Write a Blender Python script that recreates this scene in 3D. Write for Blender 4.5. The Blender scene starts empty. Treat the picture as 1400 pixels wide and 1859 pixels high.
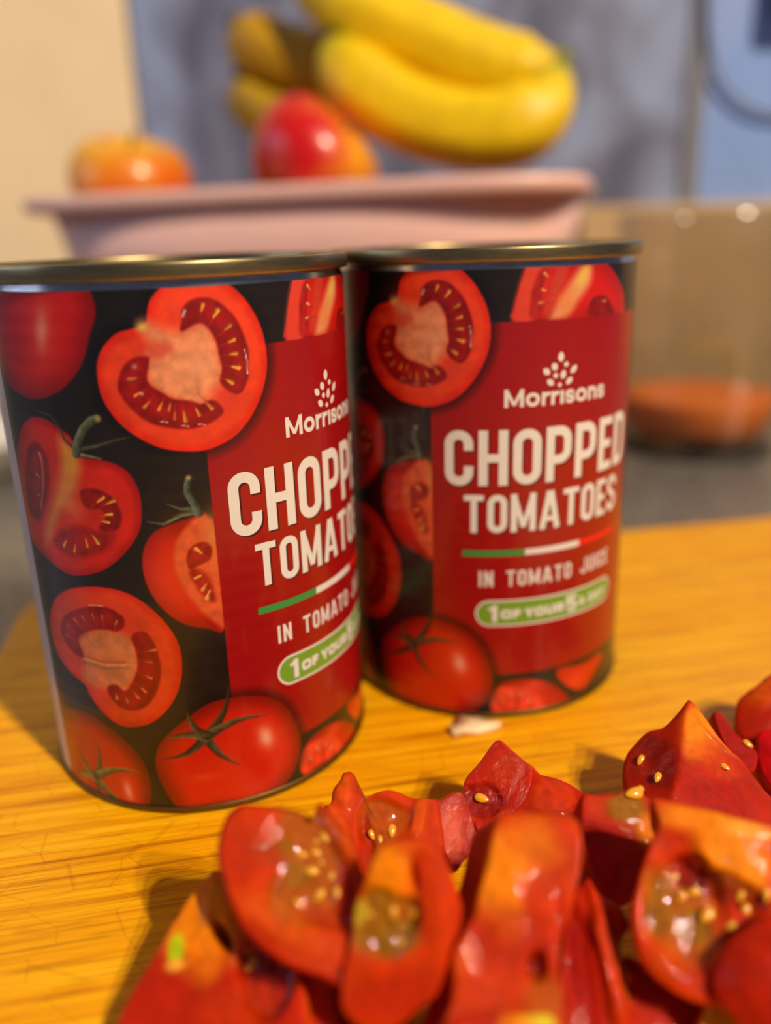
import bpy, bmesh, math, random
import numpy as np
from mathutils import Vector, Matrix, noise as mnoise

S = 0.001                      # everything below is written in millimetres
scene = bpy.context.scene
COL = scene.collection

# ------------------------------------------------------------------ camera
cam_d = bpy.data.cameras.new('camera')
cam = bpy.data.objects.new('camera', cam_d)
COL.objects.link(cam)
scene.camera = cam
cam_d.sensor_fit = 'VERTICAL'
cam_d.sensor_height = 36.0
cam_d.sensor_width = 27.1
cam_d.lens = 1513.9 / 1859.0 * 36.0
cam_d.clip_start = 0.005
cam_d.clip_end = 20
_r, _u, _f = Vector((0.99945, -0.01048, -0.03153)), Vector((0.03322, 0.31539, 0.94838)), Vector((0.0, 0.94891, -0.31556))
cam.matrix_world = Matrix(((_r.x, _u.x, -_f.x, 0.0), (_r.y, _u.y, -_f.y, 0.0), (_r.z, _u.z, -_f.z, 0.11306), (0, 0, 0, 1)))
cam_d.dof.use_dof = True
cam_d.dof.focus_distance = 0.157
cam_d.dof.aperture_fstop = 5.0
cam_d.dof.aperture_blades = 0

# ------------------------------------------------------------------ light
scene.view_settings.view_transform = 'Standard'
scene.view_settings.look = 'None'
scene.view_settings.exposure = 0.0
scene.view_settings.gamma = 1.0
scene.view_settings.use_curve_mapping = False
world = bpy.data.worlds.new('room_ambient')
scene.world = world
world.use_nodes = True
bg = world.node_tree.nodes['Background']
bg.inputs[0].default_value = (0.46, 0.54, 0.86, 1)
bg.inputs[1].default_value = 0.16

def lamp(name, loc, target, power, size, col, shape='DISK', sy=None):
    d = bpy.data.lights.new(name, 'AREA')
    d.shape = shape
    d.size = size * S
    if sy: d.size_y = sy * S
    d.energy = power
    d.color = col
    o = bpy.data.objects.new(name, d)
    COL.objects.link(o)
    o.location = Vector(loc) * S
    o.rotation_euler = (Vector(target) - Vector(loc)).to_track_quat('-Z', 'Y').to_euler()
    return o
WARM = (1.0, 0.84, 0.61)
lamp('ceiling_spot', (880, -820, 1420), (0, 180, 30), 17.0, 45, WARM)
lamp('ceiling_spot', (1060, -1040, 1560), (0, 180, 30), 22.0, 45, WARM)
lamp('ceiling_spot', (1230, -1300, 1620), (0, 180, 30), 27.0, 45, WARM)
lamp('daylight_window', (-1100, 100, 520), (0, 300, 60), 2.6, 700, (0.55, 0.68, 1.0), 'RECTANGLE', 600)
cy = scene.cycles
cy.max_bounces, cy.diffuse_bounces, cy.glossy_bounces, cy.transmission_bounces, cy.transparent_max_bounces = 6, 3, 3, 4, 8
cy.caustics_reflective = cy.caustics_refractive = False
cy.use_adaptive_sampling = True
cy.adaptive_threshold = 0.025
cy.use_denoising = True

# ------------------------------------------------------------------ helpers
def lin(c):
    c = np.asarray(c, float) / 255.0
    return np.where(c <= 0.04045, c / 12.92, ((c + 0.055) / 1.055) ** 2.4)

def rgba(c):
    v = lin(c)
    return (float(v[0]), float(v[1]), float(v[2]), 1.0)

def mesh_np(name, verts, quads=None, tris=None, cols=None, smooth=True):
    """mesh from numpy arrays, verts in mm, cols = linear rgb per vertex"""
    me = bpy.data.meshes.new(name)
    verts = np.asarray(verts, np.float32) * S
    nq = 0 if quads is None else len(quads)
    nt = 0 if tris is None else len(tris)
    me.vertices.add(len(verts))
    me.vertices.foreach_set('co', verts.ravel())
    idx, start, total = [], [], []
    pos = 0
    if nq:
        idx.append(np.asarray(quads, np.int32).ravel())
        start.append(np.arange(nq, dtype=np.int32) * 4)
        pos = nq * 4
    if nt:
        idx.append(np.asarray(tris, np.int32).ravel())
        start.append(pos + np.arange(nt, dtype=np.int32) * 3)
    idx = np.concatenate(idx)
    start = np.concatenate(start)
    me.loops.add(len(idx))
    me.loops.foreach_set('vertex_index', idx)
    me.polygons.add(nq + nt)
    me.polygons.foreach_set('loop_start', start)
    me.polygons.foreach_set('use_smooth', np.full(nq + nt, smooth, dtype=bool))
    me.update(calc_edges=True)
    me.validate()
    if cols is not None:
        at = me.color_attributes.new('Col', 'FLOAT_COLOR', 'POINT')
        c = np.ones((len(verts), 4), np.float32)
        cols = np.asarray(cols)
        c[:, :cols.shape[1]] = cols
        at.data.foreach_set('color', c.ravel())
    return me

def put(name, me, mat, parent=None, loc=(0, 0, 0)):
    o = bpy.data.objects.new(name, me)
    COL.objects.link(o)
    o.location = Vector(loc) * S
    if mat is not None:
        if me.materials: me.materials[0] = mat
        else: me.materials.append(mat)
    if parent is not None: o.parent = parent
    return o

def empty(name, loc, rz=0.0):
    o = bpy.data.objects.new(name, None)
    o.empty_display_size = 0.01
    COL.objects.link(o)
    o.location = Vector(loc) * S
    o.rotation_euler = (0, 0, rz)
    return o

def tag(o, label, cat, group=None, kind=None):
    o['label'] = label
    if cat: o['category'] = cat
    if group: o['group'] = group
    if kind: o['kind'] = kind
    return o

def structure(o, label=None):
    o['kind'] = 'structure'
    if label: o['label'] = label
    return o

def bm_mesh(name, bm, smooth=False, s=S):
    bmesh.ops.scale(bm, vec=(s, s, s), verts=bm.verts)
    bmesh.ops.recalc_face_normals(bm, faces=bm.faces)
    me = bpy.data.meshes.new(name)
    for f in bm.faces: f.smooth = smooth
    bm.to_mesh(me)
    bm.free()
    return me

def box_mesh(name, x0, x1, y0, y1, z0, z1, bev=0.0, seg=3):
    bm = bmesh.new()
    bmesh.ops.create_cube(bm, size=1)
    for v in bm.verts:
        v.co = Vector((x0 + (v.co.x + .5) * (x1 - x0), y0 + (v.co.y + .5) * (y1 - y0), z0 + (v.co.z + .5) * (z1 - z0)))
    if bev: bmesh.ops.bevel(bm, geom=bm.edges[:], offset=bev, segments=seg, affect='EDGES', profile=0.5)
    return bm_mesh(name, bm, smooth=bool(bev))

def lathe(name, prof, n=96, cap=False, cols=None):
    prof = np.array(prof, float)
    t = np.arange(n) * 2 * np.pi / n
    V = np.stack([prof[:, None, 0] * np.cos(t), prof[:, None, 0] * np.sin(t), prof[:, None, 1] + 0 * t], -1).reshape(-1, 3)
    q = []
    for i in range(len(prof) - 1):
        for j in range(n):
            k = (j + 1) % n
            q.append((i * n + j, i * n + k, (i + 1) * n + k, (i + 1) * n + j))
    c = None
    if cols is not None: c = np.repeat(np.array(cols), n, axis=0)
    return mesh_np(name, V, quads=q, cols=c)

def tube(name, pts, radii, n=16, flat=1.0, cols=None, ridge=0.0, capends=True):
    """swept tube with per point radius (mm)"""
    P = [Vector(p) for p in pts]
    m = len(P)
    V = []
    up = Vector((0, 0, 1))
    T0 = (P[1] - P[0]).normalized()
    if abs(T0.dot(up)) > .95: up = Vector((1, 0, 0))
    N = (up - T0 * up.dot(T0)).normalized()
    for i in range(m):
        T = (P[min(i + 1, m - 1)] - P[max(i - 1, 0)]).normalized()
        N = (N - T * N.dot(T)).normalized()
        B = T.cross(N)
        for j in range(n):
            a = 2 * math.pi * j / n
            r = radii[i] * (1 + ridge * math.cos(5 * a))
            V.append(P[i] + N * (r * math.cos(a) * flat) + B * (r * math.sin(a)))
    q, t = [], []
    for i in range(m - 1):
        for j in range(n):
            k = (j + 1) % n
            q.append((i * n + j, i * n + k, (i + 1) * n + k, (i + 1) * n + j))
    if capends:
        V += [P[0], P[-1]]
        for j in range(n):
            k = (j + 1) % n
            t.append((m * n, k, j))
            t.append((m * n + 1, (m - 1) * n + j, (m - 1) * n + k))
    c = None
    if cols is not None:
        c = np.repeat(np.array(cols, float), n, axis=0)
        if capends: c = np.vstack([c, cols[0], cols[-1]])
    return mesh_np(name, np.array([tuple(v) for v in V]), quads=q, tris=t if t else None, cols=c)

# ------------------------------------------------------------------ materials
class Mat:
    def __init__(self, name):
        self.m = bpy.data.materials.new(name)
        self.m.use_nodes = True
        self.nt = self.m.node_tree
        self.b = self.nt.nodes['Principled BSDF']
    def n(self, t, **kw):
        nd = self.nt.nodes.new(t)
        for k, v in kw.items():
            if k in nd.inputs: nd.inputs[k].default_value = v
            else: setattr(nd, k, v)
        return nd
    def link(self, a, b): self.nt.links.new(a, b)
    def set(self, **kw):
        for k, v in kw.items(): self.b.inputs[k.replace('_', ' ')].default_value = v
        return self
    def bump(self, height, strength=.3, dist=.001):
        bp = self.n('ShaderNodeBump', Strength=strength, Distance=dist)
        self.link(height, bp.inputs['Height'])
        self.link(bp.outputs[0], self.b.inputs['Normal'])
        self.link(bp.outputs[0], self.b.inputs['Coat Normal'])
        return bp
    def ramp(self, fac, stops):
        r = self.n('ShaderNodeValToRGB')
        e = r.color_ramp.elements
        while len(e) < len(stops): e.new(0.5)
        for i, (p, c) in enumerate(stops):
            e[i].position = p
            e[i].color = c
        self.link(fac, r.inputs[0])
        return r
    def coord(self, scale=(1, 1, 1), rot=(0, 0, 0), out='Object'):
        tc = self.n('ShaderNodeTexCoord')
        mp = self.n('ShaderNodeMapping')
        mp.inputs['Scale'].default_value = scale
        mp.inputs['Rotation'].default_value = rot
        self.link(tc.outputs[out], mp.inputs[0])
        return mp.outputs[0]

def simple(name, col, rough=.5, metal=0.0, spec=.5, var=0.0, scale=200.0, bump=0.0, coat=0.0):
    M = Mat(name)
    M.set(Roughness=rough, Metallic=metal)
    M.b.inputs['Specular IOR Level'].default_value = spec
    M.b.inputs['Coat Weight'].default_value = coat
    nz = M.n('ShaderNodeTexNoise', Scale=scale, Detail=4.0)
    M.link(M.coord(), nz.inputs['Vector'])
    c = np.array(rgba(col)[:3])
    lo, hi = c * (1 - var), np.minimum(c * (1 + var), 1)
    r = M.ramp(nz.outputs[0], [(.3, (*map(float, lo), 1)), (.7, (*map(float, hi), 1))])
    M.link(r.outputs[0], M.b.inputs['Base Color'])
    if bump: M.bump(nz.outputs[0], bump, .0005)
    return M.m

def vcol(name, rough=.4, spec=.5, coat=0.0, sss=0.0, bump=0.0, bscale=600, bdist=.0004, var=0.0):
    M = Mat(name)
    M.set(Roughness=rough)
    M.b.inputs['Specular IOR Level'].default_value = spec
    M.b.inputs['Coat Weight'].default_value = coat
    M.b.inputs['Coat Roughness'].default_value = .08
    at = M.n('ShaderNodeVertexColor', layer_name='Col')
    out = at.outputs[0]
    nz = M.n('ShaderNodeTexNoise', Scale=bscale, Detail=5.0)
    M.link(M.coord(), nz.inputs['Vector'])
    if var:
        mx = M.n('ShaderNodeMix', data_type='RGBA', blend_type='MULTIPLY')
        mx.inputs[0].default_value = 1.0
        r = M.ramp(nz.outputs[0], [(.3, (1 - var, 1 - var, 1 - var, 1)), (.7, (1 + var, 1 + var, 1 + var, 1))])
        M.link(out, mx.inputs[6]); M.link(r.outputs[0], mx.inputs[7])
        out = mx.outputs[2]
    M.link(out, M.b.inputs['Base Color'])
    if sss:
        M.b.inputs['Subsurface Weight'].default_value = sss
        M.b.inputs['Subsurface Radius'].default_value = (1.0, .22, .08)
        M.b.inputs['Subsurface Scale'].default_value = .003
    if bump: M.bump(nz.outputs[0], bump, bdist)
    return M.m
# ================================================================== THE SETTING
# board frame: u along the grain, v away from the camera
BA = math.radians(10.0)
def bamboo():
    M = Mat('bamboo')
    M.b.inputs['Specular IOR Level'].default_value = .28
    co = M.coord()
    g = M.coord(scale=(13, 480, 60))
    n1 = M.n('ShaderNodeTexNoise', Scale=1.0, Detail=6.0, Roughness=.6)
    M.link(g, n1.inputs['Vector'])
    g2 = M.coord(scale=(38, 2000, 200))
    n2 = M.n('ShaderNodeTexNoise', Scale=1.0, Detail=3.0)
    M.link(g2, n2.inputs['Vector'])
    n3 = M.n('ShaderNodeTexNoise', Scale=22.0, Detail=3.0)
    M.link(co, n3.inputs['Vector'])
    r1 = M.ramp(n1.outputs[0], [(.26, rgba((168, 94, 0))), (.44, rgba((232, 154, 0))), (.60, rgba((246, 178, 6))), (.76, rgba((250, 194, 40)))])
    r2 = M.ramp(n2.outputs[0], [(.34, (.55, .46, .36, 1)), (.46, (1, 1, 1, 1))])
    mx = M.n('ShaderNodeMix', data_type='RGBA', blend_type='MULTIPLY'); mx.inputs[0].default_value = .8
    M.link(r1.outputs[0], mx.inputs[6]); M.link(r2.outputs[0], mx.inputs[7])
    # brownish nodes of the cane, short blotches across the strips
    g3 = M.coord(scale=(36, 110, 40))
    n4 = M.n('ShaderNodeTexNoise', Scale=1.0, Detail=2.0)
    M.link(g3, n4.inputs['Vector'])
    r4 = M.ramp(n4.outputs[0], [(.66, (1, 1, 1, 1)), (.76, (.66, .52, .34, 1))])
    m2 = M.n('ShaderNodeMix', data_type='RGBA', blend_type='MULTIPLY'); m2.inputs[0].default_value = .8
    M.link(mx.outputs[2], m2.inputs[6]); M.link(r4.outputs[0], m2.inputs[7])
    # knife scratches
    w = M.n('ShaderNodeTexVoronoi', Scale=75.0, feature='DISTANCE_TO_EDGE')
    M.link(M.coord(scale=(1, 1.9, 1), rot=(0, 0, .6)), w.inputs['Vector'])
    r5 = M.ramp(w.outputs['Distance'], [(.0, (.62, .5, .35, 1)), (.018, (1, 1, 1, 1))])
    m3 = M.n('ShaderNodeMix', data_type='RGBA', blend_type='MULTIPLY'); m3.inputs[0].default_value = .45
    M.link(m2.outputs[2], m3.inputs[6]); M.link(r5.outputs[0], m3.inputs[7])
    M.link(m3.outputs[2], M.b.inputs['Base Color'])
    rr = M.ramp(n3.outputs[0], [(.3, (.38, .38, .38, 1)), (.7, (.52, .52, .52, 1))])
    M.link(rr.outputs[0], M.b.inputs['Roughness'])
    M.bump(n1.outputs[0], .35, .0005)
    return M.m

def rounded_slab(name, u0, u1, v0, v1, z0, z1, r, bev, nc=10):
    ring = []
    for cx, cy, a0 in ((u1 - r, v1 - r, 0), (u0 + r, v1 - r, 90), (u0 + r, v0 + r, 180), (u1 - r, v0 + r, 270)):
        for i in range(nc + 1):
            a = math.radians(a0 + 90 * i / nc)
            ring.append((cx, cy, math.cos(a), math.sin(a)))
    levels = [(-bev, z0), (0, z0 + bev), (0, z1 - bev), (-bev * .3, z1 - bev * .3), (-bev, z1)]
    V, q = [], []
    n = len(ring)
    for off, z in levels:
        for cx, cy, dx, dy in ring:
            V.append((cx + (r + off) * dx, cy + (r + off) * dy, z))
    for i in range(len(levels) - 1):
        for j in range(n):
            k = (j + 1) % n
            q.append((i * n + j, i * n + k, (i + 1) * n + k, (i + 1) * n + j))
    bm = bmesh.new()
    vs = [bm.verts.new(v) for v in V]
    for f in q: bm.faces.new([vs[i] for i in f])
    bm.faces.new(vs[-n:])
    bm.faces.new(list(reversed(vs[:n])))
    return bm_mesh(name, bm)

board = put('chopping_board', rounded_slab('chopping_board', -76, 330, -60, 287.7, -18, 0, 24, 2.5), bamboo())
board.rotation_euler = (0, 0, BA)
tag(board, 'yellow bamboo chopping board under the two cans and the cut tomatoes', 'chopping board')

def worktop():
    M = Mat('speckled_worktop')
    M.set(Roughness=.3)
    n1 = M.n('ShaderNodeTexNoise', Scale=420.0, Detail=5.0)
    n2 = M.n('ShaderNodeTexNoise', Scale=14.0, Detail=3.0)
    co = M.coord()
    M.link(co, n1.inputs['Vector']); M.link(co, n2.inputs['Vector'])
    r1 = M.ramp(n1.outputs[0], [(.35, rgba((74, 70, 66))), (.5, rgba((112, 107, 100))), (.68, rgba((150, 144, 134)))])
    r2 = M.ramp(n2.outputs[0], [(.3, (.8, .8, .8, 1)), (.7, (1, 1, 1, 1))])
    mx = M.n('ShaderNodeMix', data_type='RGBA', blend_type='MULTIPLY'); mx.inputs[0].default_value = 1.0
    M.link(r1.outputs[0], mx.inputs[6]); M.link(r2.outputs[0], mx.inputs[7])
    M.link(mx.outputs[2], M.b.inputs['Base Color'])
    return M.m
ct = put('floor', box_mesh('worktop', -1000, 1000, -350, 668, -48, -18), worktop())
structure(ct, 'grey speckled kitchen worktop')

wall_m = simple('cream_plaster', (246, 216, 172), .75, var=.03, scale=25, bump=.05)
wb = put('wall_back', box_mesh('wall_back', -1000, 1000, 668, 720, -48, 1300), wall_m)
structure(wb, 'cream wall behind the bowl')

def panel_mat(name, a, b, c, sc):
    M = Mat(name)
    M.set(Roughness=.28)
    n1 = M.n('ShaderNodeTexNoise', Scale=sc, Detail=2.0, Distortion=.6)
    M.link(M.coord(scale=(1.5, 1, 1)), n1.inputs['Vector'])
    r = M.ramp(n1.outputs[0], [(.34, rgba(a)), (.5, rgba(b)), (.66, rgba(c))])
    M.link(r.outputs[0], M.b.inputs['Base Color'])
    return M.m
p1 = put('trim_1', box_mesh('splashback', -166, 226, 661, 668, -18, 900, .8), panel_mat('mottled_splashback', (100, 102, 124), (128, 131, 156), (152, 165, 200), 13))
structure(p1, 'mottled blue grey splashback panel')
p2 = put('trim_2', box_mesh('splashback', 239, 900, 661, 668, -18, 900, .8), panel_mat('pale_blue_splashback', (136, 164, 222), (144, 174, 234), (152, 176, 234), 9))
structure(p2, 'pale blue splashback panel')
p3 = put('trim_3', box_mesh('joint_strip', 226, 239, 658.5, 668, -18, 900, 1.2), simple('joint_strip_metal', (128, 128, 136), .45, var=.04))
structure(p3, 'grey joint strip between the splashback panels')

p4 = put('trim_4', box_mesh('upstand', 150, 900, 646, 661, -18, 128, 1.5), simple('beige_upstand', (196, 160, 112), .4, var=.10, scale=18))
structure(p4, 'beige upstand along the foot of the splashback')
# ================================================================== THE CANS
# printed artwork in label coordinates: (mm along the arc, mm above the base)
ART = {
 'big_out': [(6.6,105.4),(5.0,103.6),(4.3,101.5),(4.0,100.2),(2.8,99.4),(0.9,99.0),(-1.5,98.3),(-4.0,96.1),(-5.3,93.8),(-5.7,91.5),(-5.6,88.4),(-4.5,85.3),(-2.3,82.2),(0.8,79.7),(4.3,77.9),(8.0,77.1),(11.5,76.9),(14.8,77.7),(18.0,79.3),(21.1,82.4),(23.4,86.1),(24.8,90.3),(24.9,94.7),(24.0,98.6),(22.1,102.2),(20.1,104.6),(18.4,105.9),(16.4,106.9),(13.0,107.7),(9.4,107.2)],
 'big_A': [(9.5,98.5),(10.0,100.3),(10.1,101.6),(11.2,103.1),(13.3,103.8),(15.6,103.4),(17.6,102.1),(19.4,99.9),(20.6,97.2),(21.3,94.1),(21.1,90.7),(20.6,88.6),(19.4,86.8),(18.1,86.6),(16.5,87.6),(15.5,89.2),(16.1,91.3),(15.8,93.6),(15.4,96.5),(14.4,98.4),(13.3,99.4),(11.7,99.2),(10.3,98.4)],
 'big_B': [(3.8,94.0),(3.2,94.4),(0.9,94.1),(-0.9,92.6),(-2.0,90.5),(-2.2,88.4),(-1.0,86.2),(0.8,84.0),(3.0,82.5),(5.7,81.6),(8.9,81.1),(12.2,81.5),(14.8,82.7),(15.7,83.8),(14.8,85.4),(13.4,86.0),(11.9,85.4),(9.9,86.2),(7.2,86.7),(5.5,87.8),(3.8,89.1),(3.0,90.3),(3.4,92.2)],
 'big_core': [(3.0,99.5),(4.2,100.1),(5.8,98.9),(9.5,98.0),(13.3,99.4),(15.2,97.0),(15.9,93.2),(15.9,89.8),(14.1,87.9),(11.9,85.4),(7.2,86.7),(3.6,89.6),(3.6,93.5),(4.6,96.3)],
 'big_patch': [(3.8,95.4),(5.1,96.7),(7.3,96.6),(8.1,95.4),(6.2,94.1),(4.3,94.0)],
 'big_seedA': [(13.6,102.1),(15.8,100.9),(17.7,98.4),(18.3,96.1),(18.4,93.8),(18.6,91.4),(17.3,89.0)],
 'big_seedB': [(0.5,90.5),(1.1,87.8),(2.5,85.9),(4.8,85.5),(6.4,85.3),(7.1,83.7),(8.8,83.5),(11.1,84.1),(13.2,85.1)],
 'big_c': [(9.2,93.0)],
 'big_spark': [(10.5,101.3),(1.1,92.7),(1.8,87.9),(20.8,92.2),(5.1,82.7),(8.7,81.7),(11.6,81.7)],
 'lh_out': [(-21.3,83.3),(-18.1,83.1),(-15.2,81.6),(-12.8,80.0),(-11.9,76.8),(-7.6,76.1),(-4.5,75.3),(-2.1,73.3),(-0.9,70.1),(-0.8,67.0),(-1.5,63.1),(-3.5,59.9),(-6.5,56.8),(-10.3,54.3),(-15.2,52.7),(-19.6,52.5),(-24.4,54.2),(-29.3,55.9),(-33.4,59.1),(-35.1,64.3),(-33.4,69.8),(-30.2,76.1),(-26.5,80.8),(-23.5,82.6)],
 'lh_locL': [(-25.3,76.8),(-22.1,78.3),(-19.7,76.2),(-19.8,72.1),(-22.1,66.9),(-25.7,62.2),(-29.3,63.9),(-28.9,69.7)],
 'lh_ridge': [(-15.9,80.0),(-13.1,78.6),(-11.8,75.9),(-13.0,71.1),(-15.6,67.7),(-18.7,64.7),(-22.5,59.1),(-25.3,57.5),(-22.4,63.5),(-18.4,70.0),(-16.0,75.6)],
 'lh_locR': [(-12.7,69.7),(-10.5,70.6),(-7.9,70.1),(-5.8,68.6),(-4.8,65.7),(-5.6,63.1),(-8.1,62.1),(-9.7,63.0),(-8.0,65.0),(-8.8,66.6),(-11.9,66.7)],
 'lh_locB': [(-21.4,59.6),(-17.5,62.2),(-13.3,63.0),(-9.8,62.0),(-6.8,61.8),(-8.2,59.4),(-12.1,57.2),(-17.0,56.4),(-20.9,57.3)],
 'lh_seeds': [(-8.6,68.5),(-6.7,68.1),(-7.4,65.7),(-8.1,64.2),(-10.8,60.6),(-12.9,59.7),(-16.0,58.2),(-18.4,58.9),(-21.8,75.7),(-23.4,71.6),(-24.2,67.8)],
 'lh_c': [(-13.7,64.9)],
 'lh_stem': [(-12.3,77.1),(-11.5,79.3),(-10.1,81.5),(-8.2,83.2),(-6.8,83.6)],
 'lh_sep': [(-11.8,77.4),(-14.4,79.5),(-15.1,81.9),(-17.0,84.0),(-20.4,84.6)],
 'lh_sep2': [(-11.4,77.8),(-7.9,78.5),(-3.9,79.7),(-0.8,80.3)],
 'lh_sep3': [(-11.9,76.8),(-9.5,76.6),(-7.3,76.2)],
 'rc_out': [(8.6,64.7),(6.2,64.1),(3.1,63.2),(0.8,62.1),(-1.0,59.8),(-2.0,56.6),(-1.9,52.5),(-0.5,48.4),(2.2,44.8),(5.4,42.6),(8.8,41.6),(11.9,41.0),(12.2,53.9),(12.0,62.0),(10.4,65.0)],
 'rc_face': [(8.9,64.7),(6.3,62.3),(4.5,59.6),(3.8,56.3),(4.3,52.9),(5.8,49.0),(7.9,45.3),(10.2,42.8),(12.0,41.8),(12.2,53.9),(12.0,62.0),(10.4,65.0)],
 'rc_loc1': [(6.7,58.0),(8.4,59.3),(10.2,59.3),(11.1,57.8),(10.6,55.9),(9.5,55.3),(8.2,54.8),(6.6,54.4),(6.2,56.1)],
 'rc_loc2': [(6.6,54.0),(8.2,54.2),(9.8,52.3),(10.5,49.8),(10.6,47.0),(8.8,48.3),(7.2,50.9)],
 'rc_seeds': [(8.5,57.7),(8.0,52.5),(9.0,50.3),(9.6,48.7)],
 'rc_c': [(11.9,54.3)],
 'rc_stem': [(9.4,65.2),(8.6,67.3),(7.7,69.3),(7.8,70.8),(8.2,72.1)],
 'rc_sep': [(9.0,65.6),(6.3,65.3),(2.8,63.7),(-0.1,64.3)],
 'rc_sep2': [(8.5,66.3),(6.1,66.4),(3.8,67.5)],
 'll_out': [(-28.3,41.3),(-24.4,46.2),(-19.4,49.2),(-13.2,50.7),(-7.3,50.4),(-3.0,48.2),(0.3,44.5),(2.7,39.8),(3.1,34.7),(2.2,30.1),(0.1,25.9),(-3.9,21.9),(-8.3,20.3),(-11.8,20.3),(-15.3,22.3),(-18.3,25.6),(-19.5,28.0),(-22.8,29.3),(-27.2,31.9),(-29.2,36.1)],
 'll_core': [(-19.3,38.1),(-13.8,41.6),(-9.4,41.5),(-5.7,39.1),(-5.8,33.6),(-7.6,30.9),(-9.3,28.4),(-14.7,28.6),(-19.3,28.9),(-18.4,34.4)],
 'll_A': [(-18.4,34.4),(-22.0,35.2),(-24.6,38.0),(-23.7,41.3),(-19.9,44.3),(-14.9,46.2),(-10.8,46.6),(-7.7,45.2),(-7.3,43.2),(-9.0,41.6),(-12.4,41.8),(-17.0,40.3),(-19.3,38.1)],
 'll_B': [(-6.3,40.7),(-4.1,42.0),(-2.4,40.8),(-1.3,37.1),(-1.2,32.8),(-2.7,28.5),(-5.1,25.4),(-8.6,24.1),(-11.9,25.2),(-13.5,28.4),(-11.2,29.7),(-9.3,28.4),(-7.2,31.0),(-5.7,34.5),(-5.8,38.3)],
 'll_seeds': [(-22.6,38.1),(-21.7,40.5),(-19.2,42.3),(-16.9,43.2),(-14.3,44.1),(-12.1,44.3),(-9.2,43.4),(-3.4,35.4),(-2.4,37.9),(-3.7,32.0),(-5.2,29.1),(-6.8,27.7),(-9.1,26.4),(-11.4,27.0)],
 'll_c': [(-12.0,36.0)],
 'bl_out': [(-36.2,13.0),(-28.9,18.8),(-23.5,21.1),(-18.1,20.9),(-13.0,18.2),(-9.0,14.8),(-7.0,10.8),(-6.5,6.7),(-7.2,2.3),(-8.6,-1.2),(-16.9,-4.7),(-28.0,-3.8),(-35.4,0.4),(-41.5,4.1)],
 'bl_c': [(-20.7,5.3)],
 'bl_sep': [(-18.7,14.5),(-8.7,9.6),(-12.2,0.8),(-21.3,-0.5),(-29.1,2.7),(-25.8,11.1)],
 'bl_hi': [(-12.1,4.4)],
 'bb_out': [(-4.9,12.4),(-3.8,16.1),(-1.1,19.3),(4.0,23.4),(8.0,25.5),(13.8,25.6),(18.9,24.1),(23.1,20.3),(25.5,14.6),(26.1,9.1),(24.2,4.2),(20.1,0.6),(15.6,-1.0),(7.4,-1.2),(-0.1,-0.3),(-3.2,4.5),(-4.7,8.7)],
 'bb_c': [(6.1,17.8)],
 'bb_sep': [(11.7,28.7),(19.0,19.8),(12.4,9.8),(-3.0,13.1),(-1.8,17.9),(2.9,24.0)],
 'bb_hi': [(18.2,14.7),(4.8,8.3)],
 'sb_out': [(25.5,4.5),(26.9,8.4),(30.3,10.1),(35.6,10.0),(41.4,7.3),(45.9,3.1),(46.4,0.9),(41.7,-0.3),(32.8,0.4),(26.9,1.5)],
 'sb_face': [(25.5,4.5),(26.9,8.1),(30.9,8.5),(35.7,6.6),(39.6,2.2),(40.3,0.0),(32.8,0.4),(26.9,1.5)],
 'sb_loc': [(26.9,3.2),(29.2,6.0),(32.7,6.0),(36.4,3.5),(37.1,0.7),(32.8,0.7),(28.1,1.8)],
 'rr_out': [(42.7,9.3),(43.7,11.3),(50.3,10.2),(58.5,10.4),(60.1,8.4),(56.5,5.8),(52.6,3.0),(49.4,3.4),(45.7,5.8)],
 'tr_out': [(29.7,95.2),(29.9,97.8),(30.8,101.6),(32.0,104.8),(33.2,107.1),(41.1,107.7),(51.0,106.4),(56.5,103.2),(60.4,99.4),(61.5,96.3),(60.6,93.2),(41.7,94.8)],
 'tr_locL': [(33.2,95.7),(33.4,99.6),(34.0,102.8),(35.3,105.1),(36.8,105.1),(35.9,101.3),(35.5,96.1)],
 'tr_loc2': [(39.0,105.5),(41.8,105.3),(40.8,102.5),(38.7,99.3),(37.1,96.0),(36.1,96.1),(37.5,100.8)],
 'tr_pale': [(44.8,105.2),(48.1,105.1),(47.7,101.7),(44.6,98.5),(41.7,95.3),(37.7,95.3),(40.9,100.6)],
 'tr_locR': [(48.1,94.8),(47.9,97.8),(50.0,99.1),(53.2,98.7),(55.8,96.2),(57.0,93.8)],
 'tl_hi': [(-15.8,99.0)],
 'logo': [(40.7,87.0,1.3,1.97,0),(39.2,85.0,1.3,1.6,-32),(42.1,85.3,1.02,1.04,0),(44.1,84.1,1.13,1.97,42),(37.3,84.1,1.24,1.71,-50),(39.5,83.1,0.96,1.09,0),(41.4,83.2,1.19,1.81,14),(38.3,81.7,1.19,1.71,-55),(43.0,81.7,1.13,1.86,48),(40.6,81.0,0.85,0.88,0)],
}
RL = 36.5
S0, S1, Z0, Z1, ST = -46.0, 78.0, 1.4, 105.6, 0.2
GS = np.arange(S0, S1 + 1e-6, ST)
GZ = np.arange(Z0, Z1 + 1e-6, ST)
SS, ZZ = np.meshgrid(GS, GZ)
IMG = np.zeros(SS.shape + (3,))
RNG = np.random.default_rng(7)

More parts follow.
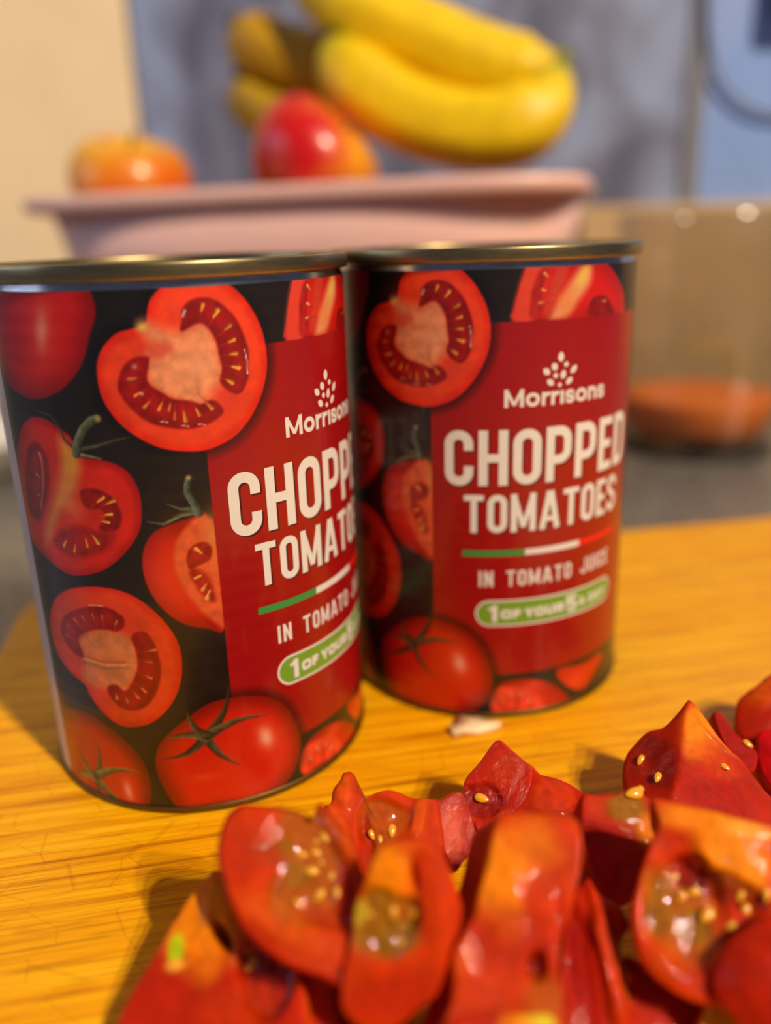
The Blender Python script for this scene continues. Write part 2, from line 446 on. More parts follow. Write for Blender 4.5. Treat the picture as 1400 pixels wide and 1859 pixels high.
def vnoise(scale, octaves=3, seed=0):
    rng = np.random.default_rng(seed)
    out = np.zeros(SS.shape)
    amp, tot = 1.0, 0.0
    for o in range(octaves):
        sc = scale / 2 ** o
        nx, ny = int((S1 - S0) / sc) + 3, int((Z1 - Z0) / sc) + 3
        g = rng.random((ny, nx))
        fx, fy = (SS - S0) / sc, (ZZ - Z0) / sc
        ix, iy = fx.astype(int), fy.astype(int)
        fx, fy = fx - ix, fy - iy
        fx, fy = fx * fx * (3 - 2 * fx), fy * fy * (3 - 2 * fy)
        out += amp * ((g[iy, ix] * (1 - fx) + g[iy, ix + 1] * fx) * (1 - fy) + (g[iy + 1, ix] * (1 - fx) + g[iy + 1, ix + 1] * fx) * fy)
        tot += amp
        amp *= .5
    return out / tot
N1, N2, N3 = vnoise(6, 3, 1), vnoise(1.6, 3, 2), vnoise(.6, 2, 3)

def smooth_poly(p, k=3):
    """Catmull-Rom through a traced outline"""
    p = np.array(p, float)
    out = []
    n = len(p)
    for i in range(n):
        a, b, c, d = p[i - 1], p[i], p[(i + 1) % n], p[(i + 2) % n]
        for t in np.arange(k) / k:
            out.append(.5 * ((2 * b) + (c - a) * t + (2 * a - 5 * b + 4 * c - d) * t * t + (3 * b - a - 3 * c + d) * t ** 3))
    return np.array(out)

def sdf(poly, pad=3.0, smooth=True):
    p = smooth_poly(poly) if smooth else np.array(poly, float)
    x0, y0 = p.min(0) - pad
    x1, y1 = p.max(0) + pad
    j0, j1 = np.searchsorted(GS, [x0, x1])
    i0, i1 = np.searchsorted(GZ, [y0, y1])
    sl = (slice(i0, i1), slice(j0, j1))
    X, Y = SS[sl], ZZ[sl]
    d2 = np.full(X.shape, 1e9)
    ins = np.zeros(X.shape, bool)
    for k in range(len(p)):
        a, b = p[k - 1], p[k]
        ex, ey = b - a
        L = ex * ex + ey * ey + 1e-12
        t = np.clip(((X - a[0]) * ex + (Y - a[1]) * ey) / L, 0, 1)
        d2 = np.minimum(d2, (X - a[0] - t * ex) ** 2 + (Y - a[1] - t * ey) ** 2)
        c = ((a[1] > Y) != (b[1] > Y))
        with np.errstate(divide='ignore', invalid='ignore'):
            ins ^= c & (X < (b[0] - a[0]) * (Y - a[1]) / (b[1] - a[1] + 1e-12) + a[0])
    d = np.sqrt(d2)
    return sl, np.where(ins, -d, d)

def blend(sl, mask, col):
    col = np.asarray(col, float)
    if col.ndim == 1: col = col / 1.0
    IMG[sl] = IMG[sl] * (1 - mask[..., None]) + col * mask[..., None]

def fill(poly, col, edge=.3, alpha=1.0, smooth=True, grow=0.0, nz=0.0):
    sl, d = sdf(poly, 3 + edge, smooth)
    m = np.clip(.5 - (d - grow) / edge, 0, 1) * alpha
    m = m * m * (3 - 2 * m) if alpha == 1 else m
    c = np.asarray(col, float) * (1 + nz * (N2[sl] - .5))[..., None]
    blend(sl, m, c)

def mix(a, b, t): return np.asarray(a, float) * (1 - t[..., None]) + np.asarray(b, float) * t[..., None]

def sstep(a, b, x):
    t = np.clip((x - a) / (b - a), 0, 1)
    return t * t * (3 - 2 * t)

def stroke(path, w0, w1, col, edge=.25, alpha=1.0, hi=None):
    """tapered brush stroke along a polyline"""
    p = np.array(path, float)
    pad = max(w0, w1) + 1
    x0, y0 = p.min(0) - pad
    x1, y1 = p.max(0) + pad
    j0, j1 = np.searchsorted(GS, [x0, x1]); i0, i1 = np.searchsorted(GZ, [y0, y1])
    sl = (slice(i0, i1), slice(j0, j1))
    X, Y = SS[sl], ZZ[sl]
    best = np.full(X.shape, 1e9)
    side = np.zeros(X.shape)
    n = len(p) - 1
    for k in range(n):
        a, b = p[k], p[k + 1]
        e = b - a
        t = np.clip(((X - a[0]) * e[0] + (Y - a[1]) * e[1]) / (e @ e + 1e-9), 0, 1)
        d = np.hypot(X - a[0] - t * e[0], Y - a[1] - t * e[1])
        w = (w0 + (w1 - w0) * (k + t) / n) / 2
        dd = d - w
        sd = ((X - a[0]) * -e[1] + (Y - a[1]) * e[0]) / (np.hypot(*e) + 1e-9) / (w + .05)
        side = np.where(dd < best, sd, side)
        best = np.minimum(best, dd)
    m = np.clip(.5 - best / edge, 0, 1) * alpha
    c = np.asarray(col, float)[None, None] * (1 + .5 * np.clip(side, -1, 1) + .5 * (N3[sl] - .5))[..., None]
    IMG[sl] = IMG[sl] * (1 - m[..., None]) + np.clip(c, 0, 255) * m[..., None]

def glow(c, rx, ry, col, a, rot=0.0):
    X, Y = SS - c[0], ZZ - c[1]
    cr, sr = math.cos(rot), math.sin(rot)
    u, v = X * cr + Y * sr, -X * sr + Y * cr
    m = a * np.exp(-(u / rx) ** 2 - (v / ry) ** 2)
    IMG[:] = IMG * (1 - m[..., None]) + np.asarray(col, float) * m[..., None]

def flesh(out, rim=(206, 28, 6), mid=(226, 66, 30), inner=(214, 52, 24), w=4.0):
    sl, d = sdf(out, 3)
    dep = -d
    c = mix(rim, mid, sstep(.0, 2.2, dep + 1.2 * (N1[sl] - .5)))
    c = mix(c, np.asarray(inner, float), sstep(2.5, 2.5 + w, dep)) if False else c * (1 - sstep(2.5, 2.5 + w, dep)[..., None]) + np.asarray(inner, float) * sstep(2.5, 2.5 + w, dep)[..., None]
    c = c * (1 + .22 * (N1[sl] - .5) + .12 * (N2[sl] - .5))[..., None]
    blend(sl, np.clip(.5 - d / .3, 0, 1), c)

def locule(poly, deep=(120, 4, 4), lit=(168, 16, 10), edge=.5):
    sl, d = sdf(poly, 2)
    c = mix(deep, lit, sstep(.2, .75, N2[sl]) * .6 + .4 * sstep(0, 2.5, -d))
    blend(sl, np.clip(.5 - d / edge, 0, 1), c)

def seeds(pts, c, L=1.15, W=.62, col=(206, 132, 42), tail=True):
    for i, s in enumerate(pts):
        s, cc = np.array(s), np.array(c)
        u = (cc - s) / np.linalg.norm(cc - s)
        k = .8 + .4 * RNG.random()
        if tail: stroke([s, s + u * 2.6 * k], .35, .12, (176, 50, 24), .35, .6)
        stroke([s - u * L * .5 * k, s + u * L * .5 * k], W * 1.25 * k, W * .5, np.array(col) * (.85 + .3 * RNG.random()), .25)

def sepals(c, tips, w=1.5, col=(70, 66, 40)):
    c = np.array(c)
    for i, t in enumerate(tips):
        t = np.array(t)
        e = t - c
        nrm = np.array((-e[1], e[0])) * (.12 if i % 2 else -.10)
        pts = [c + e * k + nrm * math.sin(math.pi * k) for k in (0, .25, .5, .75, 1)]
        stroke(pts, w, .12, np.array(col) * (.8 + .5 * ((i * 37) % 10) / 10), .3)
    stroke([c - (.4, 0), c + (.4, 0)], 1.3, 1.3, (62, 54, 34), .4)

def whole(out, hi, base=(196, 18, 8), dark=(112, 8, 6), cx=None, hcol=(236, 176, 150), hr=(1.5, 2.4), ha=.85, hrot=.3):
    sl, d = sdf(out, 3)
    dep = -d
    c = mix(dark, base, sstep(-.5, 5.0, dep + 2 * (N1[sl] - .5)))
    blend(sl, np.clip(.5 - d / .35, 0, 1), c)
    keep = IMG.copy()
    glow(hi, hr[0] * 2.6, hr[1] * 2.0, (228, 70, 40), .55, hrot)
    glow(hi, hr[0], hr[1], hcol, ha, hrot)
    full = np.zeros(SS.shape); full[sl] = np.clip(.5 - d / .35, 0, 1)
    IMG[:] = keep * (1 - full[..., None]) + IMG * full[..., None]

def paint_label():
    IMG[:] = np.array((25, 18, 17)) * (1 + .5 * (N1 - .5))[..., None]
    # top whole tomato, left
    tl = [(-20 + 15.6 * math.cos(a) - (1.2 if math.sin(a) < 0 else 0), 102 + 15.4 * math.sin(a)) for a in np.linspace(0, 2 * math.pi, 25)[:-1]]
    whole(tl, ART['tl_hi'][0], base=(190, 16, 12), dark=(130, 6, 8), hr=(1.5, 3.6), hcol=(226, 150, 130), ha=.75, hrot=-.25)
    # cut tomato with stem, left
    flesh(ART['lh_out'], rim=(160, 10, 8), mid=(200, 30, 16), inner=(196, 34, 20))
    fill(ART['lh_ridge'], (206, 140, 62), 2.6, .85)
    glow((-13.6, 75.6), 1.8, 2.2, (196, 150, 40), .6)
    glow((-15, 66.5), 2.6, 2.6, (224, 140, 80), .5)
    locule(ART['lh_locL'], (110, 8, 8), (150, 26, 20), 1.2)
    stroke([(-21.5, 76), (-22, 71), (-24.5, 65)], .8, .4, (196, 120, 84), .9, .7)
    locule(ART['lh_locR'], (112, 4, 4), (160, 16, 10), .6)
    locule(ART['lh_locB'], (128, 8, 8), (172, 26, 20), 1.4)
    seeds(ART['lh_seeds'][:8], ART['lh_c'][0], 1.5, .6)
    seeds(ART['lh_seeds'][8:], (-20, 70), .9, .5, (190, 96, 60), False)
    stroke(ART['lh_sep'], .5, .25, (52, 54, 42), .25)
    stroke(ART['lh_sep2'], .9, .25, (64, 62, 46), .3)
    stroke(ART['lh_sep3'], .9, .3, (110, 104, 76), .3)
    stroke(ART['lh_stem'], 1.9, 1.5, (74, 82, 62), .3)
    glow(ART['lh_stem'][-1], .5, .45, (182, 142, 92), .95)
    # lower cut tomato
    flesh(ART['ll_out'], rim=(202, 34, 8), mid=(214, 58, 22), inner=(206, 52, 22))
    fill(ART['ll_core'], (206, 118, 66), 2.2, .95, nz=.3, grow=.2)
    stroke([(-18.5, 34), (-13, 33.5), (-8, 34.2)], 1.0, .7, (216, 132, 84), 1.2, .7)
    stroke([(-18, 35), (-13, 34.6), (-8, 35.2)], .5, .5, (178, 60, 20), .7, .6)
    locule(ART['ll_A']); locule(ART['ll_B'])
    seeds(ART['ll_seeds'], ART['ll_c'][0], 1.0, .55, (186, 96, 44))
    stroke([(-14.8, 46.6), (-11.5, 46.8)], .2, .15, (236, 190, 170), .2)
    # clipped tomato beside the panel
    whole(ART['rc_out'], (1.6, 52), base=(204, 20, 6), dark=(140, 10, 4), hcol=(214, 44, 20), hr=(2, 4), ha=.3)
    fill(ART['rc_face'], (214, 88, 46), 1.1, .95, nz=.3)
    glow((12, 61), 2.0, 4.5, (206, 128, 62), .75)
    locule(ART['rc_loc1'], (120, 8, 4), (180, 30, 16)); locule(ART['rc_loc2'], (140, 10, 6), (196, 46, 26), .9)
    seeds(ART['rc_seeds'], ART['rc_c'][0], 1.3, .8, (220, 130, 60))
    stroke(ART['rc_sep'], 1.3, .2, (84, 84, 62), .3); stroke(ART['rc_sep2'], .9, .2, (74, 74, 56), .3)
    stroke(ART['rc_stem'], 1.6, 1.0, (66, 78, 66), .3)
    glow(ART['rc_stem'][-1], .42, .4, (190, 160, 110), .95)
    # small tomatoes at the foot
    whole(ART['bl_out'], ART['bl_hi'][0], base=(190, 28, 8), dark=(104, 14, 6), hr=(.9, 2.2), hcol=(236, 160, 130), hrot=.1)
    sepals(ART['bl_c'][0], ART['bl_sep'], 2.4, (84, 84, 40))
    # cut tomato top right
    whole(ART['tr_out'], (32, 104), base=(206, 22, 14), dark=(170, 12, 8), hr=(2, 3), hcol=(230, 60, 40), ha=.4)
    fill([(29.5, 95), (30.4, 101), (32.5, 106.5), (36, 106.5), (34, 95)], (222, 66, 44), 1.2, .9)
    locule(ART['tr_locL'], (150, 14, 10), (196, 40, 28), .8)
    fill(ART['tr_loc2'], (196, 60, 42), 1.0, .9); fill(ART['tr_pale'], (226, 150, 104), 2.0, .95)
    glow((45.6, 103.5), 1.1, 2.8, (226, 196, 70), .85, -.5); glow((41.5, 98.5), 2.2, 2.2, (226, 130, 60), .7)
    locule(ART['tr_locR'], (110, 6, 6), (150, 16, 8), .6)
    seeds([(36.6, 104), (36.2, 101), (35.8, 98.5), (52.4, 98)], (42, 99), .9, .5, (214, 130, 70))
    # the red panel
    fill([(11.9, 12.0), (69.2, 12.0), (69.2, 94.9), (11.9, 94.9)], (154, 6, 12), .22, 1.0, False, nz=.04)
    # small tomatoes under the panel
    whole(ART['sb_out'], (36, 8), base=(204, 20, 10), dark=(150, 10, 6), hr=(2, 1), hcol=(226, 60, 40), ha=.3)
    fill(ART['sb_face'], (218, 62, 40), .7, .95, nz=.3)
    fill(ART['sb_loc'], (196, 44, 28), .8, .9, nz=.9)
    seeds([(28.6, 4.6), (30.6, 6), (33, 5.8), (35, 4)], (32, 1), .9, .5, (224, 120, 84), False)
    whole(ART['rr_out'], (48, 6), base=(206, 34, 10), dark=(180, 20, 6), hr=(2, 2), hcol=(220, 60, 20), ha=.4)
    # large whole tomato over the corner of the panel: printed shadow first
    sl, d = sdf(ART['bb_out'], 4); IMG[sl] *= (1 - .55 * np.clip(1 - d / 2.4, 0, 1))[..., None]
    whole(ART['bb_out'], ART['bb_hi'][0], base=(198, 22, 6), dark=(120, 10, 4), hr=(1.5, 2.6), hrot=.25)
    glow(ART['bb_hi'][1], 3.0, 1.0, (216, 74, 34), .5)
    c = ART['bb_c'][0]
    sepals(c, ART['bb_sep'], 2.3, (66, 54, 32))
    # the big heart shaped half
    sl, d = sdf(ART['big_out'], 4); IMG[sl] *= (1 - .6 * np.clip(1 - d / 2.6, 0, 1))[..., None]
    flesh(ART['big_out'], rim=(222, 34, 8), mid=(230, 62, 26), inner=(220, 60, 34))
    fill(ART['big_core'], (228, 142, 98), 2.6, .96, nz=.34, grow=.3)
    fill(ART['big_patch'], (206, 72, 48), 1.4, .8)
    glow((11.5, 92), 3.5, 2.6, (236, 166, 120), .45)
    glow((3.2, 99.3), .9, .8, (222, 186, 90), .9)
    locule(ART['big_A']); locule(ART['big_B'])
    seeds(ART['big_seedA'], (10.5, 93.5)); seeds(ART['big_seedB'], (8, 91.5), 1.3, .6, (196, 110, 40))
    sp = ART['big_spark']
    stroke([np.array(sp[0]) + (-.2, -.45), np.array(sp[0]) + (.2, .45)], .35, .3, (240, 214, 200), .2)
    glow(sp[1], .5, .5, (220, 170, 150), .7); glow(sp[2], .3, .25, (236, 206, 190), .9)
    stroke([(20.6, 94.3), (20.9, 92.2), (20.8, 90)], .16, .2, (244, 220, 210), .2)
    for q in sp[4:]: stroke([np.array(q) - (.6, -.1), np.array(q) + (.5, -.1)], .2, .16, (240, 190, 170), .2)
    # lower edge and the plain back of the label at the seam
    sl = (slice(None), slice(0, int(np.searchsorted(GS, -31.8))))
    IMG[sl] = (198, 190, 200)
    sl = (slice(None), slice(int(np.searchsorted(GS, -31.8)), int(np.searchsorted(GS, -31.4))))
    IMG[sl] = (70, 10, 14)
    IMG[:] = np.clip(IMG * .95, 0, 255)
paint_label()

def label_r(z):
    """radius of the paper"""
    z = np.asarray(z, float)
    w = sstep(20, 28, z) * (1 - sstep(80, 88, z))
    return RL + 0.0 * w

def wrap(s, z, off=0.0):
    t = np.asarray(s, float) / RL
    r = label_r(z) + off
    return np.stack([r * np.sin(t), -r * np.cos(t), np.asarray(z, float) + 0 * t], -1)

def label_mesh():
    back = np.arange(S1 + 2, 2 * math.pi * RL + S0 - 1, 2.0)
    cols_s = np.concatenate([GS, back, [2 * math.pi * RL + S0]])
    s2, z2 = np.meshgrid(cols_s, GZ)
    V = wrap(s2, z2).reshape(-1, 3)
    nz, ns = s2.shape
    C = np.zeros((nz, ns, 3))
    C[:, :len(GS)] = IMG
    C[:, len(GS):] = (206, 200, 204)
    band = (cols_s[len(GS):] < 120)
    C[:, len(GS):][:, band] = (26, 18, 17)
    C = lin(C)
    i = np.arange(nz - 1)[:, None] * ns + np.arange(ns - 1)[None]
    q = np.stack([i, i + 1, i + ns + 1, i + ns], -1).reshape(-1, 4)
    return mesh_np('label', V, quads=q, cols=C.reshape(-1, 3))

# ---- lettering: every stroke is a ribbon laid on the paper
class Rib:
    def __init__(self): self.V, self.Q, self.k = [], [], 0
    def strip(self, L, R):
        L, R = np.array(L), np.array(R)
        n = len(L)
        self.V.append(np.stack([L, R], 1).reshape(-1, 2))
        b = self.k
        for i in range(n - 1): self.Q.append((b + 2 * i, b + 2 * i + 1, b + 2 * i + 3, b + 2 * i + 2))
        self.k += 2 * n
    def path(self, pts, w, closed=False):
        p = np.array(pts, float)
        # subdivide long runs so that the ribbon follows the curve of the can
        q = []
        m = len(p)
        for i in range(m if closed else m - 1):
            a, b = p[i], p[(i + 1) % m]
            k = max(1, int(abs(b[0] - a[0]) / .9) + 1, int(abs(b[1] - a[1]) / .6))
            for t in range(k): q.append(a + (b - a) * t / k)
        q.append(p[0] if closed else p[-1])
        q = np.array(q)
        n = len(q)
        L, R = [], []
        w = np.broadcast_to(np.asarray(w, float), (n,)) if np.ndim(w) == 0 else np.interp(np.linspace(0, 1, n), np.linspace(0, 1, len(w)), w)
        for i in range(n):
            if closed:
                d0, d1 = q[i] - q[i - 1 if i else n - 2], q[(i + 1) if i < n - 1 else 1] - q[i]
            else:
                d0 = q[i] - q[i - 1] if i else q[1] - q[0]
                d1 = q[i + 1] - q[i] if i < n - 1 else q[i] - q[i - 1]
            d0, d1 = d0 / (np.linalg.norm(d0) + 1e-9), d1 / (np.linalg.norm(d1) + 1e-9)
            t = d0 + d1
            t = t / (np.linalg.norm(t) + 1e-9)
            nn = np.array((-t[1], t[0]))
            c = max(.45, nn @ np.array((-d0[1], d0[0])))
            L.append(q[i] + nn * w[i] / 2 / c)
            R.append(q[i] - nn * w[i] / 2 / c)
        self.strip(L, R)
    def mesh(self, name, off, shift=(0, 0)):
        V = np.vstack(self.V) + np.array(shift)
        return mesh_np(name, wrap(V[:, 0], V[:, 1], off), quads=self.Q, smooth=False)

def arc(cx, cy, rx, ry, a0, a1, n=7):
    return [(cx + rx * math.cos(math.radians(a0 + (a1 - a0) * i / (n - 1))), cy + ry * math.sin(math.radians(a0 + (a1 - a0) * i / (n - 1)))) for i in range(n)]

def glyph(rb, ch, x, y, W, H, t):
    """condensed capitals: W,H outer size, t stroke"""
    h = t / 2
    l, r, b, T = x + h, x + W - h, y + h, y + H - h
    m = y + H * .5
    rc = min((r - l) / 2 * .98, (T - b) / 4)
    P = rb.path
    TL, TR = arc(l + rc, T - rc, rc, rc, 180, 90), arc(r - rc, T - rc, rc, rc, 90, 0)
    BR, BL = arc(r - rc, b + rc, rc, rc, 0, -90), arc(l + rc, b + rc, rc, rc, -90, -180)
    if ch == 'O': P(TL + TR + BR + BL, t, True)
    elif ch == 'C': P([(r, y + H * .64)] + TR[::-1] + TL[::-1] + BL[::-1] + BR[::-1] + [(r, y + H * .36)], t)
    elif ch == 'H':
        P([(l, y), (l, y + H)], t); P([(r, y), (r, y + H)], t); P([(l, m), (r, m)], t * .92)
    elif ch in 'PR':
        P([(l, y), (l, y + H)], t)
        mm = y + H * .40
        P([(l, T)] + TR + arc(r - rc, mm + rc, rc, rc, 0, -90) + [(l, mm)], t)
        if ch == 'R': P([(x + W * .5, mm), (r, y)], t)
    elif ch in 'EF':
        P([(l, y), (l, y + H)], t)
        P([(l, T), (x + W, T)], t * .92); P([(l, m), (x + W * .9, m)], t * .92)
        if ch == 'E': P([(l, b), (x + W, b)], t * .92)
    elif ch == 'D':
        P([(l, y), (l, y + H)], t); P([(l, T)] + TR + BR + [(l, b)], t)
    elif ch == 'T':
        P([(x, T), (x + W, T)], t * .92); P([(x + W / 2, y), (x + W / 2, y + H)], t)
    elif ch == 'M':
        P([(l, y), (l, y + H)], t); P([(r, y), (r, y + H)], t)
        P([(l, y + H * .97), (x + W / 2, y + H * .12)], t * .8); P([(r, y + H * .97), (x + W / 2, y + H * .12)], t * .8)
    elif ch == 'A':
        P([(l, y), (x + W / 2 - t * .12, y + H)], t); P([(r, y), (x + W / 2 + t * .12, y + H)], t)
        P([(l + W * .12, y + H * .27), (r - W * .12, y + H * .27)], t * .8)
    elif ch == 'S':
        P([(r, y + H * .70)] + TR[::-1] + TL[::-1] + [(l, y + H * .68), (l + (r - l) * .12, y + H * .59), (x + W / 2, m), (r - (r - l) * .12, y + H * .41), (r, y + H * .32)] + BR + BL + [(l, y + H * .30)], t)
    elif ch == 'I': P([(l, y), (l, y + H)], t)
    elif ch == 'N':
        P([(l, y), (l, y + H)], t); P([(r, y), (r, y + H)], t); P([(l, y + H * .98), (r, y + H * .02)], t * .9)
    elif ch == 'J': P([(r, y + H)] + BR + BL + [(l, y + H * .34)], t)
    elif ch == 'U': P([(r, y + H)] + BR + BL + [(l, y + H)], t)
    elif ch == 'Y':
        P([(x + W / 2, y), (x + W / 2, y + H * .45)], t); P([(l, y + H), (x + W / 2, y + H * .42)], t); P([(r, y + H), (x + W / 2, y + H * .42)], t)
    elif ch == '1':
        P([(r, y), (r, y + H)], t); P([(r, y + H * .86), (x, y + H * .74)], t * .7)
    elif ch == '5':
        P([(x + W, T), (l, T), (l, y + H * .52), (r - rc, y + H * .56)] + arc(r - rc, y + H * .56 - rc, rc, rc, 90, 0) + BR + BL + [(l, y + H * .24)], t)

def word(rb, text, x0, x1, y, H, W, t, wide={}):
    ws = [W * wide.get(c, 1.0) for c in text]
    gap = (x1 - x0 - sum(ws)) / (len(text) - 1)
    x = x0
    for c, w in zip(text, ws):
        if c != ' ': glyph(rb, c, x, y, w, H, t)
        x += w + gap

def low(rb, ch, x, y, xh, W, t):
    h = t / 2
    l, r = x + h, x + W - h
    if ch == 'o': rb.path(arc(x + W / 2, y + xh / 2, W / 2 - h, xh / 2 - h * .9, 0, 345, 24), t, True)
    elif ch == 'r': rb.path([(l, y), (l, y + xh)], t); rb.path([(l, y + xh * .55)] + arc(x + W - .15, y + xh * .5, W - .15 - h, xh * .5 - h, 165, 80, 6), t)
    elif ch == 'i': rb.path([(l, y), (l, y + xh)], t)
    elif ch == 'n': rb.path([(l, y), (l, y + xh)], t); rb.path(arc(x + W / 2, y + xh * .55, W / 2 - h, xh * .45 - h * .9, 180, 0, 9) + [(r, y)], t)
    elif ch == 's': glyph(rb, 'S', x, y, W, xh, t * .9)

big = Rib()
word(big, 'CHOPPED', 15.0, 66.2, 59.3, 12.6, 6.5, 2.05, {'E': .84, 'C': .98})
word(big, 'TOMATOES', 19.3, 62.2, 48.2, 9.0, 4.45, 1.45, {'M': 1.32, 'A': 1.2, 'T': 1.0, 'E': .84})
small = Rib()
word(small, 'IN TOMATO JUICE', 22.7, 59.6, 34.9, 3.9, 2.0, .62, {'I': .31, ' ': .9, 'M': 1.35, 'A': 1.28, 'T': 1.05, 'E': .85})
name_rb = Rib()
glyph(name_rb, 'M', 28.0, 76.8, 4.3, 3.9, .86)
for ch, x, w in (('o', 32.7, 3.2), ('r', 36.35, 1.9), ('r', 38.6, 1.9), ('i', 40.9, .86), ('s', 42.1, 2.5), ('o', 44.9, 3.2), ('n', 48.5, 2.7), ('s', 51.5, 2.5)):
    low(name_rb, ch, x, 76.8, 2.95, w, .82)
emblem = Rib()
for (s, z, w, h, ang) in ART['logo']:
    w, h = w * 1.18, h * 1.12
    a = math.radians(ang)
    d = np.array((math.sin(a), math.cos(a)))
    k = np.linspace(-.5, .5, 11)
    emblem.path([np.array((s, z)) + d * h * q for q in k], [w * .95 * max(.02, math.cos(q * math.pi) ** .7) for q in k])
def pill(s0, s1, z0, z1):
    r = (z1 - z0) / 2
    rb = Rib()
    xs = np.concatenate([s0 + r * (1 - np.cos(np.linspace(0, math.pi / 2, 9))), np.arange(s0 + r + 1, s1 - r, 1.0), s1 - r + r * np.sin(np.linspace(0, math.pi / 2, 9))])
    hh = np.sqrt(np.maximum(0, r * r - np.maximum(0, np.maximum(s0 + r - xs, xs - s1 + r)) ** 2))
    for a, b in ((-1, -.34), (-.34, .34), (.34, 1)):
        rb.strip(np.stack([xs, (z0 + z1) / 2 + hh * b], 1), np.stack([xs, (z0 + z1) / 2 + hh * a], 1))
    return rb
badge_txt = Rib()
zb = 26.3
glyph(badge_txt, '1', 25.0, zb - .4, 2.0, 4.3, 1.15)
for ch, x, w in (('O', 27.9, 2.6), ('F', 30.8, 1.8), ('Y', 33.4, 2.6), ('O', 36.1, 2.5), ('U', 38.9, 2.3), ('R', 41.5, 2.4)):
    glyph(badge_txt, ch, x, zb + .35, w, 2.3, .74)
glyph(badge_txt, '5', 44.6, zb - .4, 3.2, 4.3, .95)
for ch, x, w in (('A', 48.4, 2.3), ('D', 51.9, 2.2), ('A', 54.3, 2.3), ('Y', 56.6, 2.3)):
    glyph(badge_txt, ch, x, zb + .35, w, 2.3, .66)
fl = [Rib(), Rib(), Rib()]
for k in range(3): fl[k].path([(18.9 + 14.4 * k, 43.15), (18.9 + 14.4 * (k + 1), 43.15)], 1.45)

paper = vcol('printed_paper', rough=.34, spec=.5, coat=.30)
def bead_bump(m):
    # shallow beads rolled into the tin show through the paper as fine relief
    nt = m.node_tree
    tc = nt.nodes.new('ShaderNodeTexCoord')
    wv = nt.nodes.new('ShaderNodeTexWave')
    wv.bands_direction = 'Z'; wv.inputs['Scale'].default_value = 88.0; wv.inputs['Distortion'].default_value = .4
    bp = nt.nodes.new('ShaderNodeBump'); bp.inputs['Strength'].default_value = .12; bp.inputs['Distance'].default_value = .0003
    nt.links.new(tc.outputs['Object'], wv.inputs['Vector']); nt.links.new(wv.outputs[1], bp.inputs['Height'])
    nt.links.new(bp.outputs[0], nt.nodes['Principled BSDF'].inputs['Normal'])
bead_bump(paper)
ink_white = simple('white_ink', (218, 210, 204), .4, var=.01)
ink_dark = simple('dark_ink', (66, 8, 8), .45, var=.01)
ink_green = simple('green_ink', (52, 136, 62), .4, var=.01)
ink_red = simple('red_ink', (222, 22, 22), .4, var=.01)
ink_badge = simple('badge_green_ink', (112, 150, 40), .4, var=.02)

def tin(name, col, rough, var=.15):
    M = Mat(name)
    M.set(Roughness=rough, Metallic=1.0)
    nz = M.n('ShaderNodeTexNoise', Scale=300.0, Detail=4.0)
    M.link(M.coord(scale=(1, 1, 6)), nz.inputs['Vector'])
    c = np.array(rgba(col)[:3])
    r = M.ramp(nz.outputs[0], [(.3, (*map(float, c * (1 - var)), 1)), (.7, (*map(float, np.minimum(1, c * (1 + var))), 1))])
    M.link(r.outputs[0], M.b.inputs['Base Color'])
    return M.m
tin_m, seam_m = tin('tinplate', (176, 170, 166), .2), tin('lacquered_seam', (156, 138, 98), .33)
foot_m = tin('board_tinted_foot', (112, 92, 50), .45)  # brownish metal, darkened so its colour carries the board's reflection

LABEL = label_mesh()
PARTS = [
    ('lettering_shadow', big.mesh('lettering_shadow', .02, (.38, -.38)), ink_dark, None),
    ('lettering', big.mesh('lettering', .04), ink_white, 'white condensed capitals with a dark drop shadow'),
    ('lettering', small.mesh('lettering', .03), ink_white, 'small white capitals'),
    ('lettering', name_rb.mesh('lettering', .03), ink_white, 'white rounded shop lettering'),
    ('emblem', emblem.mesh('emblem', .03), ink_white, 'white sprig of seeds'),
    ('stripe', fl[0].mesh('stripe', .03), ink_green, 'green stripe'),
    ('stripe', fl[1].mesh('stripe', .03), ink_white, 'white stripe'),
    ('stripe', fl[2].mesh('stripe', .03), ink_red, 'red stripe'),
    ('badge_edge', pill(21.9, 61.5, 24.75, 31.45).mesh('badge_edge', .025), ink_white, None),
    ('badge', pill(22.35, 61.05, 25.2, 31.0).mesh('badge', .04), ink_badge, 'green rounded badge'),
    ('lettering', badge_txt.mesh('lettering', .055), ink_white, 'white lettering on the green badge'),
]
BODY = lathe('body', [(36.2, 1.2), (36.3, 3.0), (36.32, 20), (36.32, 60), (36.32, 103), (36.3, 105.9), (36.05, 106.6), (36.1, 107.3)])
def seam_prof(z0, z1, r0, r1, up=True):
    p = [(r0, z0)]
    n = 8
    zc, hh = (z0 + z1) / 2, (z1 - z0) / 2
    for i in range(n + 1):
        a = -math.pi / 2 + math.pi * i / n
        sgn = abs(math.sin(a)) ** .6 * (1 if math.sin(a) > 0 else -1)
        p.append((r1 - .5 + .5 * math.cos(a) ** .5 if math.cos(a) > 1e-6 else r1 - .5, zc + hh * sgn))
    p.append((r0 - .6, z1))
    return p
TOPRIM = lathe('top_rim', seam_prof(107.0, 110.0, 36.0, 37.6) + [(35.2, 109.4), (35.0, 106.2)])
LID = lathe('lid', [(35.0, 106.2), (34.6, 105.2), (33.6, 105.0), (33.0, 105.6), (29.5, 105.6), (29.0, 105.2), (24, 105.2), (23.5, 105.5), (.01, 105.5)])
BOTRIM = lathe('bottom_rim', seam_prof(0.0, 1.6, 36.0, 36.95) )

